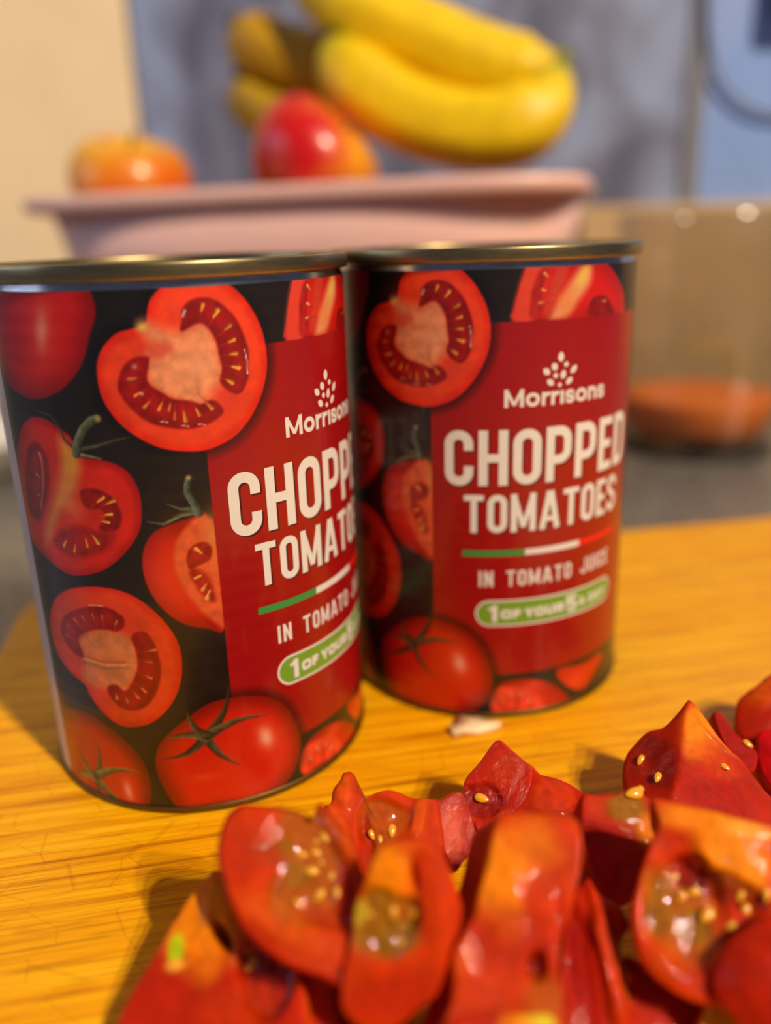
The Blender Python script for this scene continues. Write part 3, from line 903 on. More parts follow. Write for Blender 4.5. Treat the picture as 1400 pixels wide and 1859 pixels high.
def can(loc, rot, label):
    c = empty('tomato_can', loc, rot)
    tag(c, label, 'can', 'two cans of chopped tomatoes')
    put('body', BODY, tin_m, c)
    put('top_rim', TOPRIM, seam_m, c)
    put('bottom_rim', BOTRIM, foot_m, c)
    put('lid', LID, seam_m, c)
    lb = put('label', LABEL, paper, c)
    for nm, me, mt, l in PARTS:
        o = put(nm, me, mt, lb)
        if l: o['label'] = l
    return c
can((-43.84, 182.22, 0), 0.0, 'nearer left can of chopped tomatoes, its front covered in printed tomatoes')
can((26.03, 213.98, 0), -27.7 / RL, 'can of chopped tomatoes standing behind, whole red front panel with badge in view')
# ================================================================== BEHIND THE CANS
# ---- lilac tub
BU, BV = Vector((.965, -.263, 0)), Vector((.263, .965, 0))
BC = Vector((-32, 511.5, -18))
def tub_ring(hu, hv, z, n=160, ex=9.0):
    out = []
    for i in range(n):
        a = 2 * math.pi * i / n
        c, s = math.cos(a), math.sin(a)
        k = (abs(c) ** ex + abs(s) ** ex) ** (-1 / ex)
        p = BU * (hu * k * c) + BV * (hv * k * s)
        out.append((p.x, p.y, z))
    return out
def loft(name, rings, close0=False, close1=False):
    n = len(rings[0])
    V = [p for r in rings for p in r]
    q, t = [], []
    for i in range(len(rings) - 1):
        for j in range(n):
            k = (j + 1) % n
            q.append((i * n + j, i * n + k, (i + 1) * n + k, (i + 1) * n + j))
    for flag, base, rev in ((close0, 0, True), (close1, (len(rings) - 1) * n, False)):
        if flag:
            c = np.mean(np.array(V[base:base + n]), 0)
            V.append(tuple(c))
            for j in range(n):
                k = (j + 1) % n
                t.append((len(V) - 1, base + k, base + j) if rev else (len(V) - 1, base + j, base + k))
    return mesh_np(name, np.array(V), quads=q, tris=t if t else None)
tub = empty('fruit_bowl', BC)
tag(tub, 'lilac pink plastic fruit bowl with a flat rim behind the cans', 'bowl')
tub_m = simple('lilac_plastic', (230, 182, 170), .42, var=.02, scale=60)
B_ = 3.5
put('bowl_body', loft('bowl_body', [tub_ring(119, 61, 0, ex=B_), tub_ring(123, 65, 3, ex=B_), tub_ring(132, 72, 60, ex=B_), tub_ring(142, 81, 120, ex=B_), tub_ring(148.5, 86, 148, ex=B_), tub_ring(146.6, 84.4, 148, ex=B_), tub_ring(140, 79, 120, ex=B_), tub_ring(130, 70, 60, ex=B_), tub_ring(121, 63, 6, ex=B_)], True, True), tub_m, tub)
B_ = 5.5
put('rim', loft('rim', [tub_ring(140, 79, 147.0, ex=B_), tub_ring(145, 84, 146.6, ex=B_), tub_ring(151, 89.6, 147.6, ex=B_), tub_ring(152.4, 91, 149.0, ex=B_), tub_ring(152.4, 91, 153.6, ex=B_), tub_ring(151, 89.8, 155, ex=B_), tub_ring(142, 81.4, 155, ex=B_), tub_ring(140, 79, 153.6, ex=B_), tub_ring(140, 79, 147.0, ex=B_)]), tub_m, tub)

# ---- apples
def apple_mesh(seed, R, top, side, axis_blush=1.0, side_fade=0.0):
    n, m = 48, 32
    V, C, q = [], [], []
    a_red, a_yel = lin(side), lin(top)
    for i in range(m + 1):
        th = math.pi * i / m
        # apple profile with a dimple at stem and base
        r = math.sin(th) * (1 + .10 * math.cos(th)) * R
        z = R * .92 * math.cos(th) - R * .46 * math.exp(-(th / .42) ** 2) + R * .16 * math.exp(-((math.pi - th) / .3) ** 2)
        for j in range(n):
            ph = 2 * math.pi * j / n
            k = 1 + .025 * math.cos(5 * ph) * (1 if th > 1.6 else .3)
            V.append((r * k * math.cos(ph), r * k * math.sin(ph), z))
            w = mnoise.noise(Vector((math.cos(ph) * 1.6 + seed, math.sin(ph) * 1.6, th * .5))) * .6 + .25 * mnoise.noise(Vector((ph * 7 + seed, seed, th * 1.2)))
            t = min(1, max(0, .62 * axis_blush + w - side_fade * math.cos(ph) - .75 * math.exp(-(th / .62) ** 2)))
            C.append(a_yel * (1 - t) + a_red * t)
    for i in range(m):
        for j in range(n):
            k = (j + 1) % n
            q.append((i * n + j, (i + 1) * n + j, (i + 1) * n + k, i * n + k))
    return mesh_np('apple_flesh', np.array(V), quads=q, cols=np.array(C))
apple_m = vcol('apple_skin', rough=.32, spec=.5, coat=.2)
stem_m = simple('brown_stem', (92, 64, 34), .7, var=.2)
def apple(loc, R, rot, seed, top, side, label, blush=1.0, fade=0.0):
    a = empty('apple', loc)
    a.rotation_euler = rot
    put('skin', apple_mesh(seed, R, top, side, blush, fade), apple_m, a)
    put('stem', tube('stem', [(0, 0, R * .45), (.8, 0, R * .66), (2.2, 1, R * .86)], [1.0, .9, 1.3], 8), stem_m, a)
    tag(a, label, 'apple', 'apples in the bowl')
apple((-135, 497, 142), 33, (.30, .05, .4), 3.1, (232, 176, 30), (230, 62, 8), 'orange and yellow apple alone at the left end of the bowl', 1.1)
apple((-31, 462, 149), 33, (.18, .80, .0), 8.6, (244, 160, 30), (206, 16, 14), 'bright red apple with a yellow hollow, leaning under the bananas', 1.3, .5)

# ---- bananas
ban_m = vcol('banana_skin', rough=.45, spec=.4, bump=.08, bscale=90, bdist=.002, var=.10)
ban_tip_m = simple('banana_tip', (74, 62, 24), .7, var=.3)
def banana(parent, ctrl, R, col, tipcol):
    P = [Vector(c) for c in ctrl]
    pts = []
    n = 28
    for i in range(n + 1):
        t = i / n * (len(P) - 1)
        k = min(int(t), len(P) - 2)
        f = t - k
        a, b, c, d = P[max(k - 1, 0)], P[k], P[k + 1], P[min(k + 2, len(P) - 1)]
        pts.append(.5 * ((2 * b) + (c - a) * f + (2 * a - 5 * b + 4 * c - d) * f * f + (3 * b - a - 3 * c + d) * f ** 3))
    rad, cols = [], []
    cy, ct = lin(col), lin(tipcol)
    for i in range(n + 1):
        u = i / n
        rad.append(R * max(.20, min(1, (1 - max(0, (u - .80) / .20) ** 2.0 * .72)) * min(1, .34 + (u / .26) ** .8 * .66 if u < .26 else 1)))
        w = max(0, 1 - u / .14) * .9 + max(0, (u - .88) / .12) * .9
        cols.append(cy * (1 - min(1, w)) + ct * min(1, w))
    b = put('banana', tube('banana', [tuple(p) for p in pts], rad, 30, 1.0, cols, ridge=.035), ban_m, parent)
    d = (pts[-1] - pts[-2]).normalized()
    put('banana_tip', tube('banana_tip', [tuple(pts[-1] - d), tuple(pts[-1] + d * 3), tuple(pts[-1] + d * 6)], [R * .26, R * .22, R * .16], 10), ban_tip_m, b)
    return b
bunch = empty('banana_bunch', (0, 470, 140))
tag(bunch, 'bunch of ripe yellow bananas lying across the top of the fruit bowl', 'bananas')
def bl(*pts): return [(x, y - 470, z - 140) for x, y, z in pts]
YEL = (236, 196, 0)
banana(bunch, bl((94.9, 476.9, 190.0), (88.6, 470.5, 173.1), (69.6, 470.5, 163.6), (44.3, 476.9, 164.6), (15.8, 485.3, 175.1), (-7.4, 491.6, 191.1), (-22.2, 495.8, 210.1)), 19.6, YEL, (150, 150, 14))
banana(bunch, bl((99.2, 491.6, 194.2), (88.6, 489.5, 191.1), (73.8, 491.6, 192.5), (53.8, 495.8, 199.7), (26.4, 502.2, 212.4), (-8.4, 508.5, 227.2), (-40.1, 513.8, 247.2)), 18.8, YEL, (128, 124, 14))
banana(bunch, bl((27.4, 532.8, 219.6), (6.3, 533.8, 209.0), (-16.9, 535.9, 205.8), (-42.2, 541.2, 210.1), (-64.4, 546.5, 219.6), (-77.0, 551.8, 231.2)), 17.4, (190, 142, 8), (96, 86, 16))  # browner skin; shade of the front bananas is put into the colour
banana(bunch, bl((21.1, 540.2, 200.6), (-6.3, 540.2, 183.7), (-35.9, 543.3, 177.4), (-57.0, 547.5, 181.6), (-69.6, 552.8, 191.1), (-78.1, 557.0, 204.8)), 16.4, (180, 140, 10), (90, 84, 16))  # also darkened in colour for the shade behind the front bananas
put('crown', tube('crown', bl((92.8, 479.0, 187.9), (98.1, 487.4, 194.2), (101.3, 493.7, 198.5)), [6.5, 8.0, 6.0], 14), simple('banana_crown', (112, 112, 22), .6, var=.25), bunch)

# ---- glass jar with orange sauce left in it
def glass_mat():
    """thin clear glass: sees straight through, with a gloss that grows at grazing angles"""
    M = Mat('clear_glass')
    nt = M.nt
    tr = M.n('ShaderNodeBsdfTransparent'); tr.inputs[0].default_value = (.93, .92, .89, 1)
    gl = M.n('ShaderNodeBsdfGlossy', Roughness=.12)
    lf = M.n('ShaderNodeLayerWeight', Blend=.5)
    pw = M.n('ShaderNodeMath', operation='POWER'); pw.inputs[1].default_value = 4.0
    M.link(lf.outputs['Facing'], pw.inputs[0])
    lw = M.n('ShaderNodeMath', operation='MULTIPLY_ADD'); lw.inputs[1].default_value = .55; lw.inputs[2].default_value = .07
    M.link(pw.outputs[0], lw.inputs[0])
    nz = M.n('ShaderNodeTexNoise', Scale=28.0, Detail=1.0)
    M.link(M.coord(), nz.inputs['Vector'])
    bp = M.n('ShaderNodeBump', Strength=1.0, Distance=.008)
    M.link(nz.outputs[0], bp.inputs['Height'])
    M.link(bp.outputs[0], gl.inputs['Normal'])
    mx = M.n('ShaderNodeMixShader')
    M.link(lw.outputs[0], mx.inputs[0]); M.link(tr.outputs[0], mx.inputs[1]); M.link(gl.outputs[0], mx.inputs[2])
    M.link(mx.outputs[0], nt.nodes['Material Output'].inputs['Surface'])
    return M.m
jar = empty('glass_jar', (194, 507, -18))
tag(jar, 'clear glass jar with orange sauce in the bottom, right of the cans', 'jar')
OUT = [(.01, 3.2), (36, 3.2), (41, 4.4), (44, 9), (46.5, 18), (52, 40), (56, 70), (56.5, 92), (55, 106), (52.5, 116), (51.5, 124), (52.5, 130), (53.4, 134), (52.6, 137.4), (51.2, 138.4)]
INN = [(49.6, 137.4), (48.8, 134), (48.6, 126), (49.4, 116), (52, 105), (53.4, 92), (53, 70), (49, 40), (43.4, 19), (40, 12), (35, 8.6), (.01, 8.2)]
put('glass', lathe('glass', OUT + INN, 72), glass_mat(), jar)
put('sauce', lathe('sauce', [(.01, 8.6), (34.6, 9.0), (39.6, 12.4), (43.0, 19), (45.6, 29), (46.0, 32.6), (44.6, 33.6), (30, 33.2), (.01, 33.0)], 64), simple('orange_sauce', (255, 126, 0), .6, var=.10, scale=120), jar)
put('coaster', lathe('coaster', [(.01, 0), (44, 0), (46, 1.2), (45.4, 3.1), (.01, 3.1)], 64), simple('black_silicone', (34, 28, 24), .6, var=.1), jar)

# ---- cable looped on the splashback
cab = empty('power_cable', (239, 655, 225))
tag(cab, 'thin grey power cable looping down over the pale blue splashback', 'cable')
def spline(P, k=8):
    P = [Vector(p) for p in P]
    o = []
    for i in range(len(P) - 1):
        a, b, c, d = P[max(i - 1, 0)], P[i], P[i + 1], P[min(i + 2, len(P) - 1)]
        for j in range(k):
            f = j / k
            o.append(.5 * ((2 * b) + (c - a) * f + (2 * a - 5 * b + 4 * c - d) * f * f + (3 * b - a - 3 * c + d) * f ** 3))
    return [tuple(q) for q in o] + [tuple(P[-1])]
cp = [(232, 654, 330), (233, 654.5, 275), (240, 654.5, 226), (257, 654.5, 200), (286, 654.5, 187), (330, 654.5, 190), (360, 654.5, 220)]
cp = spline(cp)
put('cord', tube('cord', [(x - 239, y - 655, z - 225) for x, y, z in cp], [2.2] * len(cp), 12), simple('grey_flex', (128, 140, 170), .5), cab)
put('plug', box_mesh('plug', 279 - 239, 318 - 239, -22, 6, 246 - 225, 300 - 225, 6), simple('dark_plug', (70, 80, 108), .45), cab)

# ---- pale dish beyond the left corner of the board
dish = empty('white_dish', (-262, 500, -18))
put('dish_body', lathe('dish_body', [(.01, 0), (38, 0), (42, 2), (56, 22), (58, 24), (56.5, 25), (54, 23), (41, 5), (.01, 4)], 64), simple('white_glaze', (222, 216, 206), .25, var=.02), dish)
put('foot_ring', lathe('foot_ring', [(34, .05), (36, .05), (36, 1.4), (34, 1.4)], 48), simple('white_glaze_foot', (206, 200, 190), .5), dish)
tag(dish, 'white dish on the worktop at the left edge, mostly hidden by the nearer can', 'dish')

# ---- flake of onion skin at the foot of the rear can
bm = bmesh.new()
out = [(-6.2, -.6), (-4.6, 1.6), (-3.6, 5.0), (-1.2, 3.6), (1.6, 3.0), (5.2, 1.6), (6.6, .2), (3.6, -1.6), (.6, -2.6), (-2.6, -2.2), (-5.2, -3.2)]
lo = [bm.verts.new((x, y, .15)) for x, y in out]
hi = [bm.verts.new((x * .96, y * .96 - .1, 1.0 + .9 * abs(math.sin(x * .7)))) for x, y in out]
for i in range(len(out)):
    k = (i + 1) % len(out)
    bm.faces.new((lo[i], lo[k], hi[k], hi[i]))
ch = bm.verts.new((0, .3, 2.0)); cl = bm.verts.new((0, .3, .15))
for i in range(len(out)):
    k = (i + 1) % len(out)
    bm.faces.new((hi[i], hi[k], ch)); bm.faces.new((lo[k], lo[i], cl))
fk = put('onion_flake', bm_mesh('onion_flake', bm, True), simple('onion', (236, 206, 160), .5, var=.06), None, (19.5, 172.6, 0))
tag(fk, 'pale scrap of onion lying at the foot of the rear can', 'onion')
# ================================================================== CUT TOMATOES
def tomato_mat(name, rough, coat, bump, bscale, bdist):
    m = vcol(name, rough=rough, spec=.10, coat=coat, sss=.45, bump=bump, bscale=bscale, bdist=bdist, var=.08)
    b = m.node_tree.nodes['Principled BSDF']
    b.inputs['Coat Roughness'].default_value = .035
    b.inputs['Coat IOR'].default_value = 1.36
    # alpha of the vertex colour = how wet with jelly the spot is
    nt = m.node_tree
    at = [n_ for n_ in nt.nodes if n_.bl_idname == 'ShaderNodeVertexColor'][0]
    ma = nt.nodes.new('ShaderNodeMath'); ma.operation = 'MULTIPLY_ADD'; ma.use_clamp = True
    ma.inputs[1].default_value = .75; ma.inputs[2].default_value = coat
    nt.links.new(at.outputs['Alpha'], ma.inputs[0]); nt.links.new(ma.outputs[0], b.inputs['Coat Weight'])
    return m
tom_m = tomato_mat('cut_tomato', .6, .13, .34, 260, .0008)
wet_m = tomato_mat('wet_cut_tomato', .45, .9, .55, 800, .0009)
seed_m = vcol('seed_coat', rough=.25, spec=.4, coat=.5, sss=.2)
PAL = {k: lin(v) for k, v in dict(skin=(152, 9, 0), flesh=(188, 50, 0), red=(172, 29, 0), pale=(200, 78, 2), core=(226, 126, 0), cream=(240, 160, 54),
       gel=(164, 84, 6), olive=(140, 92, 6), deep=(120, 8, 2), green=(168, 186, 10), lime=(214, 190, 40), crimson=(186, 4, 10), pink=(222, 92, 60)).items()}
# authoring frame for the pile: right, up the slope of view, towards the viewer's side
BR_, BU_, BT_ = Vector((1, 0, 0)), Vector((0, .68, .733)), Vector((0, -.733, .68))
def fr(v): return (BR_ * v[0] + BU_ * v[1] + BT_ * v[2]).normalized()

def seed_mesh():
    V, q = [], []
    m, n = 6, 8
    for i in range(m + 1):
        th = math.pi * i / m
        for j in range(n):
            ph = 2 * math.pi * j / n
            w = math.sin(th) * (.66 + .20 * math.cos(th))
            V.append((math.cos(th) * 1.05, w * math.cos(ph), w * .5 * math.sin(ph)))
    for i in range(m):
        for j in range(n):
            k = (j + 1) % n
            q.append((i * n + j, (i + 1) * n + j, (i + 1) * n + k, i * n + k))
    return mesh_np('seed', np.array(V), quads=q, cols=np.tile(lin((232, 158, 30)), (len(V), 1)))
SEED = seed_mesh()

def chunk(c, n, outline, label, thick=9.0, taper=.8, base='flesh', rim='skin', side='skin', spots=(), seeds=(), dome=0.0, ridge=None, wet=False, sd=1, lean=(0, 0), rimw=.93, wob=.25, name='tomato_piece'):
    """one knife-cut piece: a face lying in the plane through c with normal n, wall and skin behind it"""
    n = fr(n)
    ex = (BR_ - n * BR_.dot(n)).normalized()
    ey = n.cross(ex)
    ob = empty(name, c)
    tag(ob, label, 'tomato', 'freshly cut tomato pieces on the board')
    out = smooth_poly(outline, 4)
    if 0.5 * np.sum(out[:, 0] * np.roll(out[:, 1], -1) - np.roll(out[:, 0], -1) * out[:, 1]) < 0: out = out[::-1]
    # even spacing along the outline
    seg = np.hypot(*(np.roll(out, -1, 0) - out).T)
    cum = np.concatenate([[0], np.cumsum(seg)])
    NA, NR = 112, 30
    t = np.linspace(0, cum[-1], NA + 1)[:-1]
    o2 = np.vstack([out, out[:1]])
    out = np.stack([np.interp(t, cum, o2[:, 0]), np.interp(t, cum, o2[:, 1])], 1)
    cen = np.array([(out[:, 0].max() + out[:, 0].min()) / 2, (out[:, 1].max() + out[:, 1].min()) / 2]) if False else out.mean(0)
    size = np.sqrt(((out - cen) ** 2).sum(1)).mean()
    P2, rho = [], []
    for i in range(NR + 1):
        r = (i / NR) ** .85
        P2.append(cen + (out - cen) * r)
        rho += [r] * NA
    P2 = np.vstack(P2); rho = np.array(rho)
    h = dome * (1 - rho ** 2)
    nz = np.array([mnoise.noise(Vector((x * .22 + sd * 3.7, y * .22, sd))) for x, y in P2])
    nf = np.array([mnoise.noise(Vector((x * .8, y * .8 + sd, sd * 1.3))) for x, y in P2])
    h += wob * nz * (1 - rho ** 4) + .06 * nf
    h -= .6 * np.clip((rho - .93) / .07, 0, 1) ** 2              # cut edge rounded over
    nl = np.array([mnoise.noise(Vector((x * .55 + sd, y * .55, sd * 2.1))) for x, y in P2])
    wet_a = np.zeros(len(P2))
    C = np.tile(PAL[base], (len(P2), 1)) * (1 + .22 * nz + .10 * nf)[:, None]
    if ridge is not None:
        (x0, y0), (x1, y1), kl, kr = ridge
        d = ((P2[:, 0] - x0) * (y1 - y0) - (P2[:, 1] - y0) * (x1 - x0)) / math.hypot(x1 - x0, y1 - y0)   # + on the right
        h -= np.where(d > 0, kr * d, -kl * d)
    for (x, y, rx, ry, rot, col, dip, alpha) in spots:
        cr, sr = math.cos(rot), math.sin(rot)
        u, v = (P2[:, 0] - x) * cr + (P2[:, 1] - y) * sr, -(P2[:, 0] - x) * sr + (P2[:, 1] - y) * cr
        q = np.sqrt((u / rx) ** 2 + (v / ry) ** 2) + .28 * nz
        gel = col in ('gel', 'olive', 'deep') and dip > .25 and min(rx, ry) > 2.0
        w = 1 - (sstep(.72, 1.08, q) if gel else sstep(.5, 1.25, q))
        if gel:
            wet_a = np.maximum(wet_a, w)
            h += .32 * w * nl
        h -= 1.35 * dip * w
        C = C * (1 - alpha * w[:, None]) + PAL[col] * (1 + .25 * nf)[:, None] * alpha * w[:, None]
    k = sstep(rimw, rimw + .06, rho + .01 * nz)[:, None]
    C = C * (1 - k) + PAL[rim] * k
    V3 = [ex * float(p[0]) + ey * float(p[1]) + n * float(hh) for p, hh in zip(P2, h)]
    q = []
    for i in range(NR):
        for j in range(NA):
            m = (j + 1) % NA
            q.append((i * NA + j, (i + 1) * NA + j, (i + 1) * NA + m, i * NA + m))
    # wall and back
    edge_h = h[-NA:]
    prev = NR * NA
    NB = 8
    for b in range(1, NB + 1):
        f = b / NB
        s = 1 - (1 - taper) * f ** 1.6
        if b == NB: s *= .55
        base_i = len(V3)
        for j in range(NA):
            p = cen + (out[j] - cen) * s + np.array(lean) * f
            V3.append(ex * float(p[0]) + ey * float(p[1]) + n * float(edge_h[j] * (1 - f) - thick * (f if b < NB else 1.06)))
        C = np.vstack([C, np.tile(PAL[side], (NA, 1)) * (1 + .15 * nz[-NA:, None] if False else 1)])
        for j in range(NA):
            m = (j + 1) % NA
            q.append((prev + j, base_i + j, base_i + m, prev + m))
        prev = base_i
    V3.append(ex * float(cen[0]) + ey * float(cen[1]) - n * thick * 1.1)
    C = np.vstack([C, PAL[side]])
    tri = [(len(V3) - 1, prev + (j + 1) % NA, prev + j) for j in range(NA)]
    V = np.array([tuple(v) for v in V3])
    V[:, 2] = np.maximum(V[:, 2], -c[2] + .15)                    # settles flat on the board
    put('flesh', mesh_np('flesh', V, quads=q, tris=tri, cols=np.hstack([np.clip(C, 0, 1), np.concatenate([wet_a, np.zeros(len(C) - len(wet_a))])[:, None]])), wet_m if wet else tom_m, ob)
    rng = random.Random(sd * 13 + 5)
    for (x, y, k, rot) in seeds:
        i = int(np.argmin((P2[:, 0] - x) ** 2 + (P2[:, 1] - y) ** 2))
        p = ex * x + ey * y + n * (float(h[i]) + .25 * k)
        s = put('seed', SEED, seed_m, ob)
        d = (ex * math.cos(rot) + ey * math.sin(rot) + n * rng.uniform(-.2, .2)).normalized()
        yv = n.cross(d).normalized()
        s.matrix_local = Matrix.Translation(p * S) @ Matrix((d, yv, d.cross(yv))).transposed().to_4x4() @ Matrix.Diagonal((k, k, k, 1))
    return ob
chunk((-28.1, 95.8, 13.0), (-0.15, 0.3, 1), [(-0.3, 12.7), (-1.6, 11.7), (-3.0, 10.3), (-4.4, 8.8), (-5.6, 6.4), (-7.1, 4.1), (-8.5, 1.8), (-9.8, -0.7), (-11.2, -3.1), (-12.4, -5.7), (-13.1, -8.5), (-13.8, -11.3), (-2.4, -13.5), (14.5, -13.5), (14.9, -8.6), (14.1, -4.2), (9.5, 2.6), (4.6, 8.9)], 'large orange tomato piece with a green spot, nearest the lower left corner', spots=[(-2.0, 6.1, 6.86, 8.7, 0.6, 'core', -0.4, 0.9), (0.6, 6.8, 2.91, 3.66, 0, 'core', -0.3, 0.9), (-5.1, 1.4, 1.29, 2.29, 0, 'green', 0, 1), (-5.1, -0.6, 1.66, 0.82, 0, 'cream', 0, 0.9), (1.9, 2.9, 1.04, 2.75, 0.6, 'deep', 1.2, 0.8), (9.0, -3.0, 4.58, 5.95, 0.6, 'deep', 1.5, 0.7), (4.9, -6.3, 6.24, 3.66, 0.2, 'flesh', 0, 0.6)], seeds=[(5.9, -0.6, 1.2, 1.0)], sd=1, thick=11, taper=0.9, base='red', rim='flesh', side='pale', rimw=0.94)
chunk((-12.7, 95.2, 25.0), (0.05, 0.24, 1), [(-10.6, 12.8), (-12.3, 11.5), (-13.1, 9.6), (-13.5, 7.0), (-13.2, 4.5), (-12.2, 1.6), (-10.9, -1.4), (-9.2, -4.1), (-6.8, -6.4), (-3.6, -8.6), (-0.6, -9.8), (2.2, -10.6), (4.7, -11.6), (7.0, -11.7), (10.1, -10.6), (11.9, -8.6), (11.2, -5.1), (9.2, -1.2), (7.8, 2.4), (7.1, 4.1), (6.1, 7.1), (4.1, 9.7), (2.3, 11.7), (1.3, 12.9), (0.5, 11.7), (-0.4, 10.2), (-1.8, 11.6), (-2.9, 12.1), (-5.6, 12.4), (-8.1, 12.6)], 'crescent shaped tomato slice with seedy jelly, lying on top of the pile', spots=[(-5.0, -3.0, 10.59, 2.56, -0.45, 'pale', -0.4, 0.6), (-10.4, 3.2, 2.54, 7.69, 0.1, 'red', 0, 0.5), (-0.6, 4.2, 6.35, 9.78, 0.15, 'gel', 1.0, 0.85), (-3.8, 6.6, 1.91, 1.4, 0, 'olive', 0, 0.9), (-2.3, 3.0, 2.33, 2.1, 0, 'olive', 0.2, 0.7), (-5.4, 4.7, 2.33, 3.73, 0, 'red', 0.0, 0.6), (5.0, 7.7, 2.33, 6.52, 0.55, 'pale', -0.9, 0.9), (5.6, -0.7, 1.91, 5.59, 0.1, 'red', 0.3, 0.8), (1.9, -3.0, 4.24, 1.4, -0.2, 'red', 0.4, 0.6), (7.1, -10.1, 4.87, 2.1, 0.2, 'deep', 0.6, 0.8), (-6.6, -5.7, 4.24, 1.4, -0.7, 'red', 0.2, 0.6)], seeds=[(2.1, 7.9, 0.85, 2.2), (0.9, 7.4, 0.5, 2.6), (-1.1, 5.6, 0.8, 2.9), (0.9, 5.8, 0.75, 2.7), (1.6, 4.4, 0.45, 0), (0.3, 3.3, 1.0, 0.05), (3.2, 2.5, 0.6, 1.2), (1.5, -0.1, 0.9, 1.0), (4.0, 0.1, 0.8, 1.6), (-1.5, -1.1, 0.7, 2.4)], sd=2, thick=8, taper=0.82, base='flesh')
chunk((0.9, 90.4, 28.0), (-0.1, -0.22, 1), [(-3.3, 6.6), (-1.7, 7.3), (0.2, 7.5), (2.2, 7.5), (4.1, 6.8), (5.4, 5.5), (6.1, 3.7), (6.7, 1.9), (7.4, -0.6), (7.5, -2.0), (7.1, -4.1), (6.2, -5.8), (5.3, -8.4), (4.6, -10.3), (3.4, -12.4), (1.1, -13.9), (-1.8, -15.8), (-6.3, -16.1), (-9.1, -13.6), (-8.8, -9.3), (-7.7, -5.8), (-7.4, -3.1), (-7.1, -1.2), (-6.2, 0.8), (-5.2, 3.1), (-4.3, 5.3)], 'tomato slice with orange core and olive jelly leaning right of the crescent slice', spots=[(-1.9, 3.3, 3.64, 4.85, 0, 'core', -0.5, 1), (1.2, 6.7, 2.88, 1.05, 0, 'pale', -0.2, 0.8), (1.3, 3.1, 0.65, 2.32, 0.05, 'red', 1.0, 0.9), (3.8, 0.3, 1.73, 7.59, 0.05, 'flesh', -0.3, 0.6), (-3.4, -3.3, 4.98, 5.06, 0, 'olive', 0.7, 0.9), (0.2, -2.3, 1.73, 2.53, 0, 'gel', 0.5, 0.8), (-1.4, -5.6, 3.83, 2.32, 0.2, 'olive', 0.3, 0.8), (-6.3, -1.9, 1.34, 1.9, 0, 'lime', 0, 0.5), (-2.4, -12.4, 7.67, 3.37, 0.3, 'red', 0, 0.7)], seeds=[(-1.7, -2.0, 0.8, 1.5), (1.1, -2.2, 0.8, 1.0), (-0.8, -6.0, 0.7, 1.4), (-5.0, -2.2, 0.5, 0.3)], sd=3, thick=8, taper=0.85, base='flesh', rim='red', side='red', rimw=0.95)
chunk((-3.1, 92.8, 9.0), (0.0, 0.25, 1), [(-12.6, 2.8), (-8.9, 4.9), (-2.6, 6.2), (6.0, 6.9), (10.8, 6.0), (9.8, 4.0), (9.4, 1.7), (8.3, -0.6), (5.5, -2.3), (2.6, -4.5), (-0.3, -6.4), (-6.6, -6.9), (-12.7, -5.8), (-14.1, -1.7)], 'plain red tomato piece under the crescent slice at the bottom edge', spots=[(-8.8, -1.0, 4.53, 5.88, 0, 'flesh', -0.8, 0.7), (3.6, 0.4, 4.12, 4.53, 0.4, 'flesh', -0.5, 0.5), (-5.1, -2.0, 1.85, 4.53, 0.3, 'deep', 0.8, 0.7)], seeds=[], sd=4, thick=7, taper=0.9, base='red')
chunk((0.1, 120.9, 15.0), (0.05, 0.2, 1), [(-12.8, 3.5), (-11.5, 4.0), (-11.2, 6.5), (-9.8, 8.2), (-9.4, 9.5), (-8.2, 9.9), (-7.5, 9.5), (-7.1, 7.2), (-6.2, 5.6), (-4.7, 5.5), (-2.9, 6.2), (-0.9, 6.4), (0.9, 5.9), (2.6, 5.1), (4.6, 4.7), (7.4, 4.4), (7.9, 0.9), (8.2, -2.4), (7.2, -6.1), (-1.3, -6.9), (-7.3, -8.1), (-10.9, -5.3), (-13.9, -0.1)], 'tomato piece with a pointed upright tip just in front of the nearer can', spots=[(3.9, 1.0, 1.24, 6.0, -0.25, 'pale', -0.5, 0.7), (-2.3, 0.4, 4.71, 4.91, 0, 'gel', 0.7, 0.6), (-5.3, -3.1, 1.49, 5.45, 0.1, 'red', 0.8, 0.8), (-9.3, 6.2, 1.74, 3.82, 0.1, 'pale', -0.5, 0.7), (-9.7, -1.1, 1.49, 7.09, 0.4, 'pale', -0.8, 0.7)], seeds=[(-4.3, -1.0, 0.9, 2.0), (-2.9, -1.9, 0.7, 1.6), (-0.8, -0.6, 1.1, 1.5)], sd=5, thick=9, taper=0.9, base='flesh', rim='red', rimw=0.95)
chunk((11.0, 124.0, 12.0), (0.15, 0.2, 1), [(-4.1, 4.9), (-2.8, 4.8), (-0.4, 6.1), (1.5, 6.1), (2.6, 2.9), (3.3, -0.3), (3.8, -2.3), (3.0, -3.7), (1.0, -5.6), (-0.9, -7.6), (-2.2, -5.2), (-3.6, -2.3), (-4.6, 1.1)], 'glistening wet red tomato scrap between the pointed piece and the diamond piece', spots=[(-1.2, -1.3, 2.55, 5.6, -0.2, 'pink', 0.2, 0.6)], seeds=[], sd=6, thick=7, taper=0.85, base='red', wet=True)  # pink spot paints a wet highlight into the flesh colour
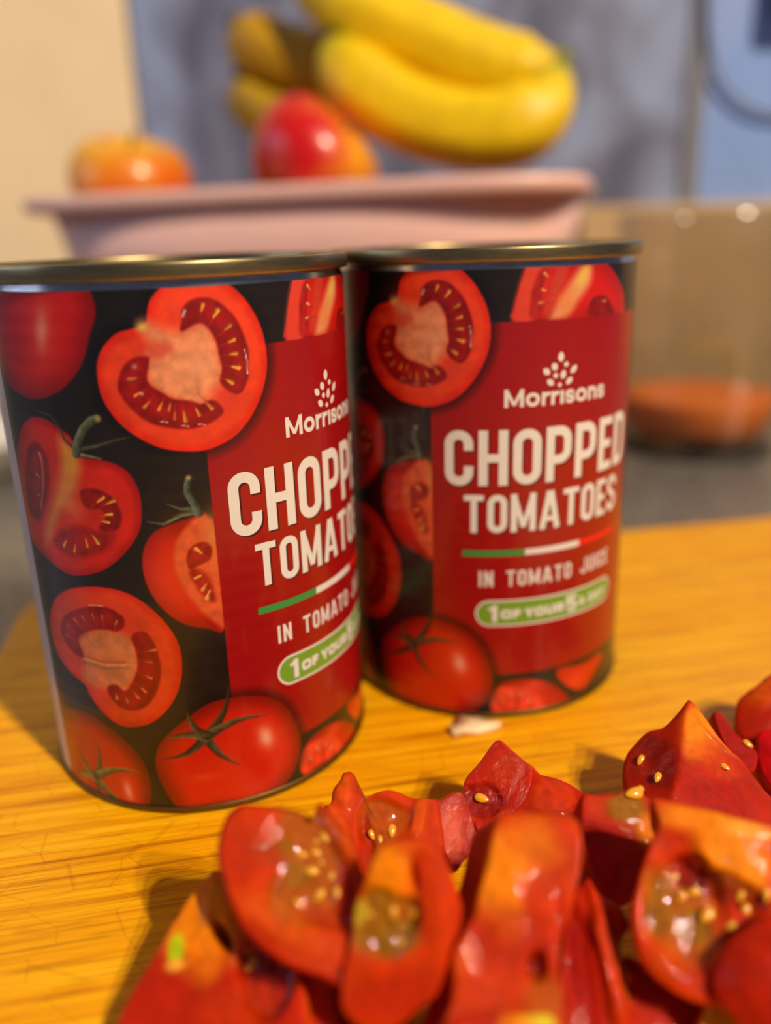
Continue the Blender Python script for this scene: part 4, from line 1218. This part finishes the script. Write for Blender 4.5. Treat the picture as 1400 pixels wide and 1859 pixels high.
chunk((19.4, 131.6, 13.0), (-0.1, 0.2, 1), [(0.8, 10.4), (3.3, 8.4), (5.5, 6.1), (7.0, 4.3), (6.3, 0.7), (3.1, -3.5), (-0.2, -5.0), (-1.9, -7.1), (-3.5, -8.9), (-4.4, -7.2), (-5.9, -4.1), (-6.6, 0.0), (-6.4, 2.1), (-5.5, 3.8), (-2.9, 6.3)], 'diamond shaped wet tomato piece with a single seed, in front of the rear can', spots=[(1.4, 4.5, 3.53, 3.88, 0, 'flesh', -0.3, 0.6), (-3.3, -0.8, 3.82, 3.88, 0, 'deep', 0.6, 0.5)], seeds=[(-3.2, -0.6, 1.35, 2.8)], sd=7, thick=9, taper=0.85, base='red', rim='crimson', wet=True)
chunk((31.1, 130.1, 10.0), (0.15, 0.25, 1), [(-6.1, 9.0), (-3.3, 7.0), (0.2, 6.0), (4.0, 4.4), (6.6, 3.1), (11.5, 2.9), (11.2, -5.8), (5.1, -14.0), (-0.2, -11.4), (-8.5, -8.8), (-9.8, -1.0)], 'smooth red tomato piece skin up behind the long central piece', spots=[(-2.0, 1.8, 5.28, 4.84, 0, 'flesh', -0.6, 0.7), (4.4, -1.9, 1.76, 10.64, 0, 'skin', 0.4, 0.6)], seeds=[], sd=8, thick=8, taper=0.9, base='red', rim='skin', dome=1.5)
chunk((15.4, 90.1, 24.0), (-0.02, 0.12, 1), [(-0.3, 13.8), (1.8, 14.0), (5.4, 13.9), (8.7, 13.5), (10.5, 12.9), (11.1, 11.0), (10.7, 7.5), (9.6, 4.3), (8.0, 0.6), (6.6, -2.2), (5.6, -5.9), (5.6, -9.5), (4.5, -14.5), (-4.1, -14.7), (-10.8, -14.0), (-8.7, -9.1), (-8.6, -5.1), (-8.3, -3.7), (-6.6, -1.1), (-5.2, 0.8), (-4.1, 3.9), (-2.6, 7.9), (-1.7, 11.1)], 'long smooth tomato piece in the middle of the pile, orange inner flesh', spots=[(-1.7, 4.2, 3.63, 7.04, 0.25, 'core', -0.3, 1), (2.6, 9.4, 5.34, 4.23, 0, 'core', 0, 0.55), (1.4, 6.2, 2.56, 2.11, 0, 'core', -0.2, 0.7), (5.4, 3.6, 4.06, 4.7, 0, 'flesh', 0, 0.5), (-0.5, -3.0, 7.04, 5.64, 0, 'red', 0.3, 0.75), (-7.3, -4.6, 2.35, 2.82, 0, 'pale', -0.2, 0.7), (2.6, -5.6, 1.28, 2.11, -0.3, 'deep', 1.4, 1), (-3.5, -8.4, 6.4, 4.7, 0, 'flesh', 0.2, 0.6), (2.9, -9.4, 2.99, 2.82, 0, 'gel', 0, 0.6), (6.6, -3.2, 1.07, 8.22, 0, 'red', 0.3, 0.7)], seeds=[], sd=9, thick=15, taper=1.0, base='flesh', rim='pale', side='skin', lean=(-3.2, 0), rimw=0.965)
chunk((29.4, 95.4, 11.0), (0.05, 0.2, 1), [(-3.0, 8.4), (-0.1, 11.1), (1.1, 9.2), (4.3, 7.2), (5.5, 4.7), (4.5, 3.3), (3.5, 1.4), (3.8, -1.5), (4.8, -2.3), (3.5, -4.3), (4.1, -8.2), (4.1, -11.2), (-2.4, -11.8), (-8.5, -10.9), (-6.3, -2.1), (-4.6, 4.1)], 'narrow red tomato piece lying between the long piece and the big seedy slice', spots=[(0.8, -0.2, 1.62, 10.7, 0.05, 'flesh', -1.2, 0.9), (-3.3, -1.1, 2.08, 10.19, 0, 'skin', 0.5, 0.8), (3.2, -1.3, 1.39, 5.1, 0, 'gel', 0.3, 0.7), (2.7, 6.1, 2.32, 2.04, 0, 'flesh', -0.3, 0.7)], seeds=[], sd=10, thick=8, taper=0.9, base='red', rim='skin', dome=1.0)
chunk((37.5, 113.7, 16.0), (0.1, 0.2, 1), [(-5.5, 7.9), (-3.5, 8.0), (-0.2, 7.9), (2.2, 8.8), (3.9, 9.4), (5.4, 8.2), (6.6, 7.3), (8.5, 6.0), (8.1, 1.8), (5.8, -3.6), (1.2, -7.9), (-2.3, -9.5), (-4.5, -6.4), (-6.2, -2.6), (-6.5, 1.9)], 'tomato chunk with greenish jelly and a seed on top, behind the big seedy slice', spots=[(1.8, 5.8, 3.92, 3.45, 0, 'olive', -0.3, 0.9), (5.6, 1.6, 3.14, 3.16, 0, 'core', -0.2, 0.7), (-4.0, -3.5, 3.14, 7.48, 0.4, 'crimson', 0.5, 0.8), (-3.1, 6.1, 1.83, 2.3, 0, 'flesh', 0, 0.6)], seeds=[(3.4, 7.9, 1.6, 0.2), (4.6, 8.6, 1.0, 0.6)], sd=11, thick=9, taper=0.88, base='red', rim='red')
chunk((43.0, 95.0, 21.0), (-0.05, 0.1, 1), [(-4.0, 14.7), (-2.2, 14.4), (0.7, 13.7), (4.0, 12.8), (7.3, 11.7), (10.5, 10.8), (13.7, 9.7), (16.7, 8.2), (15.1, -1.8), (9.5, -10.3), (3.7, -12.5), (-0.5, -12.7), (-3.5, -12.0), (-5.8, -10.8), (-8.4, -8.6), (-9.7, -6.1), (-10.0, -2.9), (-9.5, 0.1), (-8.0, 3.2), (-5.9, 7.4), (-3.6, 11.0)], 'big seedy tomato slice at the right with an orange core and brown jelly', spots=[(5.9, 5.6, 6.07, 5.44, -0.5, 'core', -0.4, 1), (3.6, 10.7, 9.45, 2.23, -0.24, 'core', -0.2, 0.85), (9.0, 9.4, 4.05, 1.98, -0.2, 'cream', -0.2, 0.7), (-2.0, -0.4, 6.3, 8.17, 0, 'gel', 1.2, 0.9), (-5.6, 0.6, 2.7, 4.21, 0, 'olive', 0.2, 0.7), (-0.9, -2.8, 2.92, 2.72, 0, 'olive', 0.3, 0.9), (0.0, 4.8, 2.7, 2.47, 0, 'deep', 0.8, 0.9), (4.9, 1.5, 5.17, 2.23, -0.5, 'deep', 0.9, 0.8), (-1.9, 6.8, 3.37, 2.72, 0, 'red', 0.5, 0.6), (4.6, -2.4, 3.6, 3.96, 0, 'red', 0.6, 0.6), (-5.5, -7.2, 2.92, 2.23, -0.6, 'pale', -0.3, 0.6), (-0.9, -9.6, 5.85, 2.97, -0.3, 'red', 0, 0.5)], seeds=[(-1.9, 1.0, 0.8, 0.5), (-0.1, 1.6, 0.9, 0.3), (1.1, -1.5, 1.3, 0.6), (3.9, -3.0, 0.8, 0.4), (-2.2, 3.8, 0.7, 0.7), (6.7, -1.1, 1.0, 1.4), (6.3, 0.8, 0.8, 0.9), (9.6, 0.7, 0.9, 1.2)], sd=12, thick=10, taper=0.8, base='flesh', rim='flesh', rimw=0.95)
chunk((58.0, 134.6, 16.0), (0.05, 0.2, 1), [(1.5, 13.0), (2.6, 11.8), (4.0, 8.8), (5.4, 5.9), (7.4, 3.0), (9.6, 1.2), (11.1, -1.6), (12.6, -4.3), (14.9, -7.6), (14.3, -12.9), (7.8, -11.3), (2.1, -9.7), (-2.1, -8.8), (-7.1, -7.6), (-9.8, -6.9), (-11.4, -6.3), (-12.4, -4.5), (-12.9, -2.1), (-12.3, 1.1), (-10.9, 4.5), (-9.2, 6.4), (-6.4, 8.5), (-4.1, 8.4), (-1.5, 10.3), (0.7, 12.5)], 'tomato wedge standing at the right with its core edge pointing up', spots=[(1.9, 6.9, 3.81, 6.41, -0.35, 'core', 0, 0.9), (5.4, 5.9, 1.34, 5.92, 0.7, 'core', -0.3, 0.9), (3.1, 2.7, 4.48, 3.2, 0.5, 'pale', 0, 0.7), (4.7, -0.1, 3.59, 2.71, 0, 'flesh', 0, 0.8), (3.0, -6.3, 8.96, 3.2, -0.2, 'skin', 0, 0.7), (-7.7, 1.4, 4.26, 6.41, 0, 'deep', 0.4, 0.7), (-9.8, 2.4, 2.02, 4.93, 0, 'red', 0, 0.7)], seeds=[(-9.0, 2.8, 1.1, 0.9), (-7.6, -1.7, 1.1, 1.0), (5.3, -0.4, 0.9, 2.4)], sd=13, thick=12, taper=0.8, base='red', rim='red', ridge=((-7.0, -7.2), (1.0, 12.8), 1.0, 0.16))
chunk((71.4, 148.6, 13.0), (0.1, 0.2, 1), [(-4.1, 4.1), (-2.8, 4.6), (-1.9, 3.3), (-0.5, -0.0), (2.3, -3.3), (3.1, -5.0), (0.8, -8.4), (-2.2, -6.0), (-3.8, -1.0)], 'dark sliver of tomato with a seed showing behind the standing wedge', spots=[], seeds=[(1.3, -2.5, 1.1, 2.4)], sd=14, thick=6, taper=0.9, base='skin', wet=False)
chunk((81.4, 159.0, 10.0), (-0.15, 0.3, 1), [(-4.6, 3.1), (-3.6, 4.7), (-1.3, 6.3), (1.4, 7.7), (5.0, 10.0), (10.5, 11.2), (12.2, 5.0), (7.6, -4.7), (-0.1, -6.1), (-4.0, -7.3), (-5.8, -4.4), (-6.1, -1.0)], 'plain orange red tomato piece furthest back at the right edge', spots=[(3.7, 6.0, 7.79, 3.71, 0.5, 'pale', -0.5, 0.8)], seeds=[], sd=15, thick=8, taper=0.9, base='red', rim='flesh', dome=2.0)
chunk((76.7, 145.4, 9.0), (-0.2, 0.2, 1), [(-0.5, 5.3), (2.2, 6.1), (6.9, 6.1), (7.0, -1.4), (2.7, -8.1), (-0.8, -6.4), (-2.2, -2.4), (-1.7, 1.9)], 'small crimson tomato piece at the right edge beside the standing wedge', spots=[], seeds=[], sd=16, thick=7, taper=0.9, base='crimson', rim='crimson', dome=1.0)
chunk((49.0, 86.3, 17.0), (-0.15, 0.1, 1), [(3.0, 7.4), (0.3, 6.5), (-2.6, 5.1), (-4.8, 3.2), (-6.4, 1.0), (-7.1, -1.4), (-6.5, -3.2), (-5.4, -4.5), (-3.8, -6.3), (0.4, -9.0), (5.7, -7.4), (8.7, -0.4), (8.5, 6.2)], 'smooth red tomato piece skin up in the lower right corner', spots=[(-1.5, -1.0, 3.18, 6.06, 0.3, 'red', -0.3, 0.6)], seeds=[], sd=17, thick=9, taper=0.8, base='red', rim='red', dome=3.0, rimw=0.97)
chunk((12.0, 81.0, 17.0), (0.0, 0.25, 1), [(-6.8, -0.7), (-4.4, 0.6), (-0.3, 1.1), (3.6, 0.5), (6.9, 0.5), (8.1, -0.6), (8.3, -3.2), (1.1, -4.3), (-7.5, -3.1)], 'tomato scrap with a yellow green patch at the bottom edge in the middle', spots=[(5.3, -0.5, 3.02, 1.33, 0, 'lime', 0, 0.9), (2.7, -0.8, 2.42, 1.77, 0, 'core', 0, 0.7)], seeds=[], sd=18, thick=6, taper=0.9, base='red', rim='red')
chunk((44.3, 87.4, 9.0), (0.0, 0.2, 1), [(-3.4, -1.7), (-1.6, 1.0), (-0.6, 1.4), (0.5, 0.8), (2.3, -0.8), (3.1, -3.4), (-0.9, -4.7), (-4.1, -3.9)], 'small yellow green stem end of a tomato in the bottom right', spots=[(-0.2, -1.1, 2.62, 2.16, 0.5, 'core', 0, 0.7)], seeds=[], sd=19, thick=5, taper=0.9, base='lime', rim='core', side='pale')
chunk((37.9, 93.0, 7.0), (0.05, 0.2, 1), [(-4.5, 4.6), (-2.4, 4.1), (0.4, 2.0), (4.6, -0.1), (8.0, -1.2), (8.9, -3.4), (6.8, -6.0), (2.5, -8.7), (-5.1, -8.5), (-5.9, -3.8), (-5.9, 1.2)], 'shaded dark red tomato piece under the lower edge of the big seedy slice', spots=[], seeds=[], sd=20, thick=6, taper=0.9, base='red', rim='skin', dome=0.5)
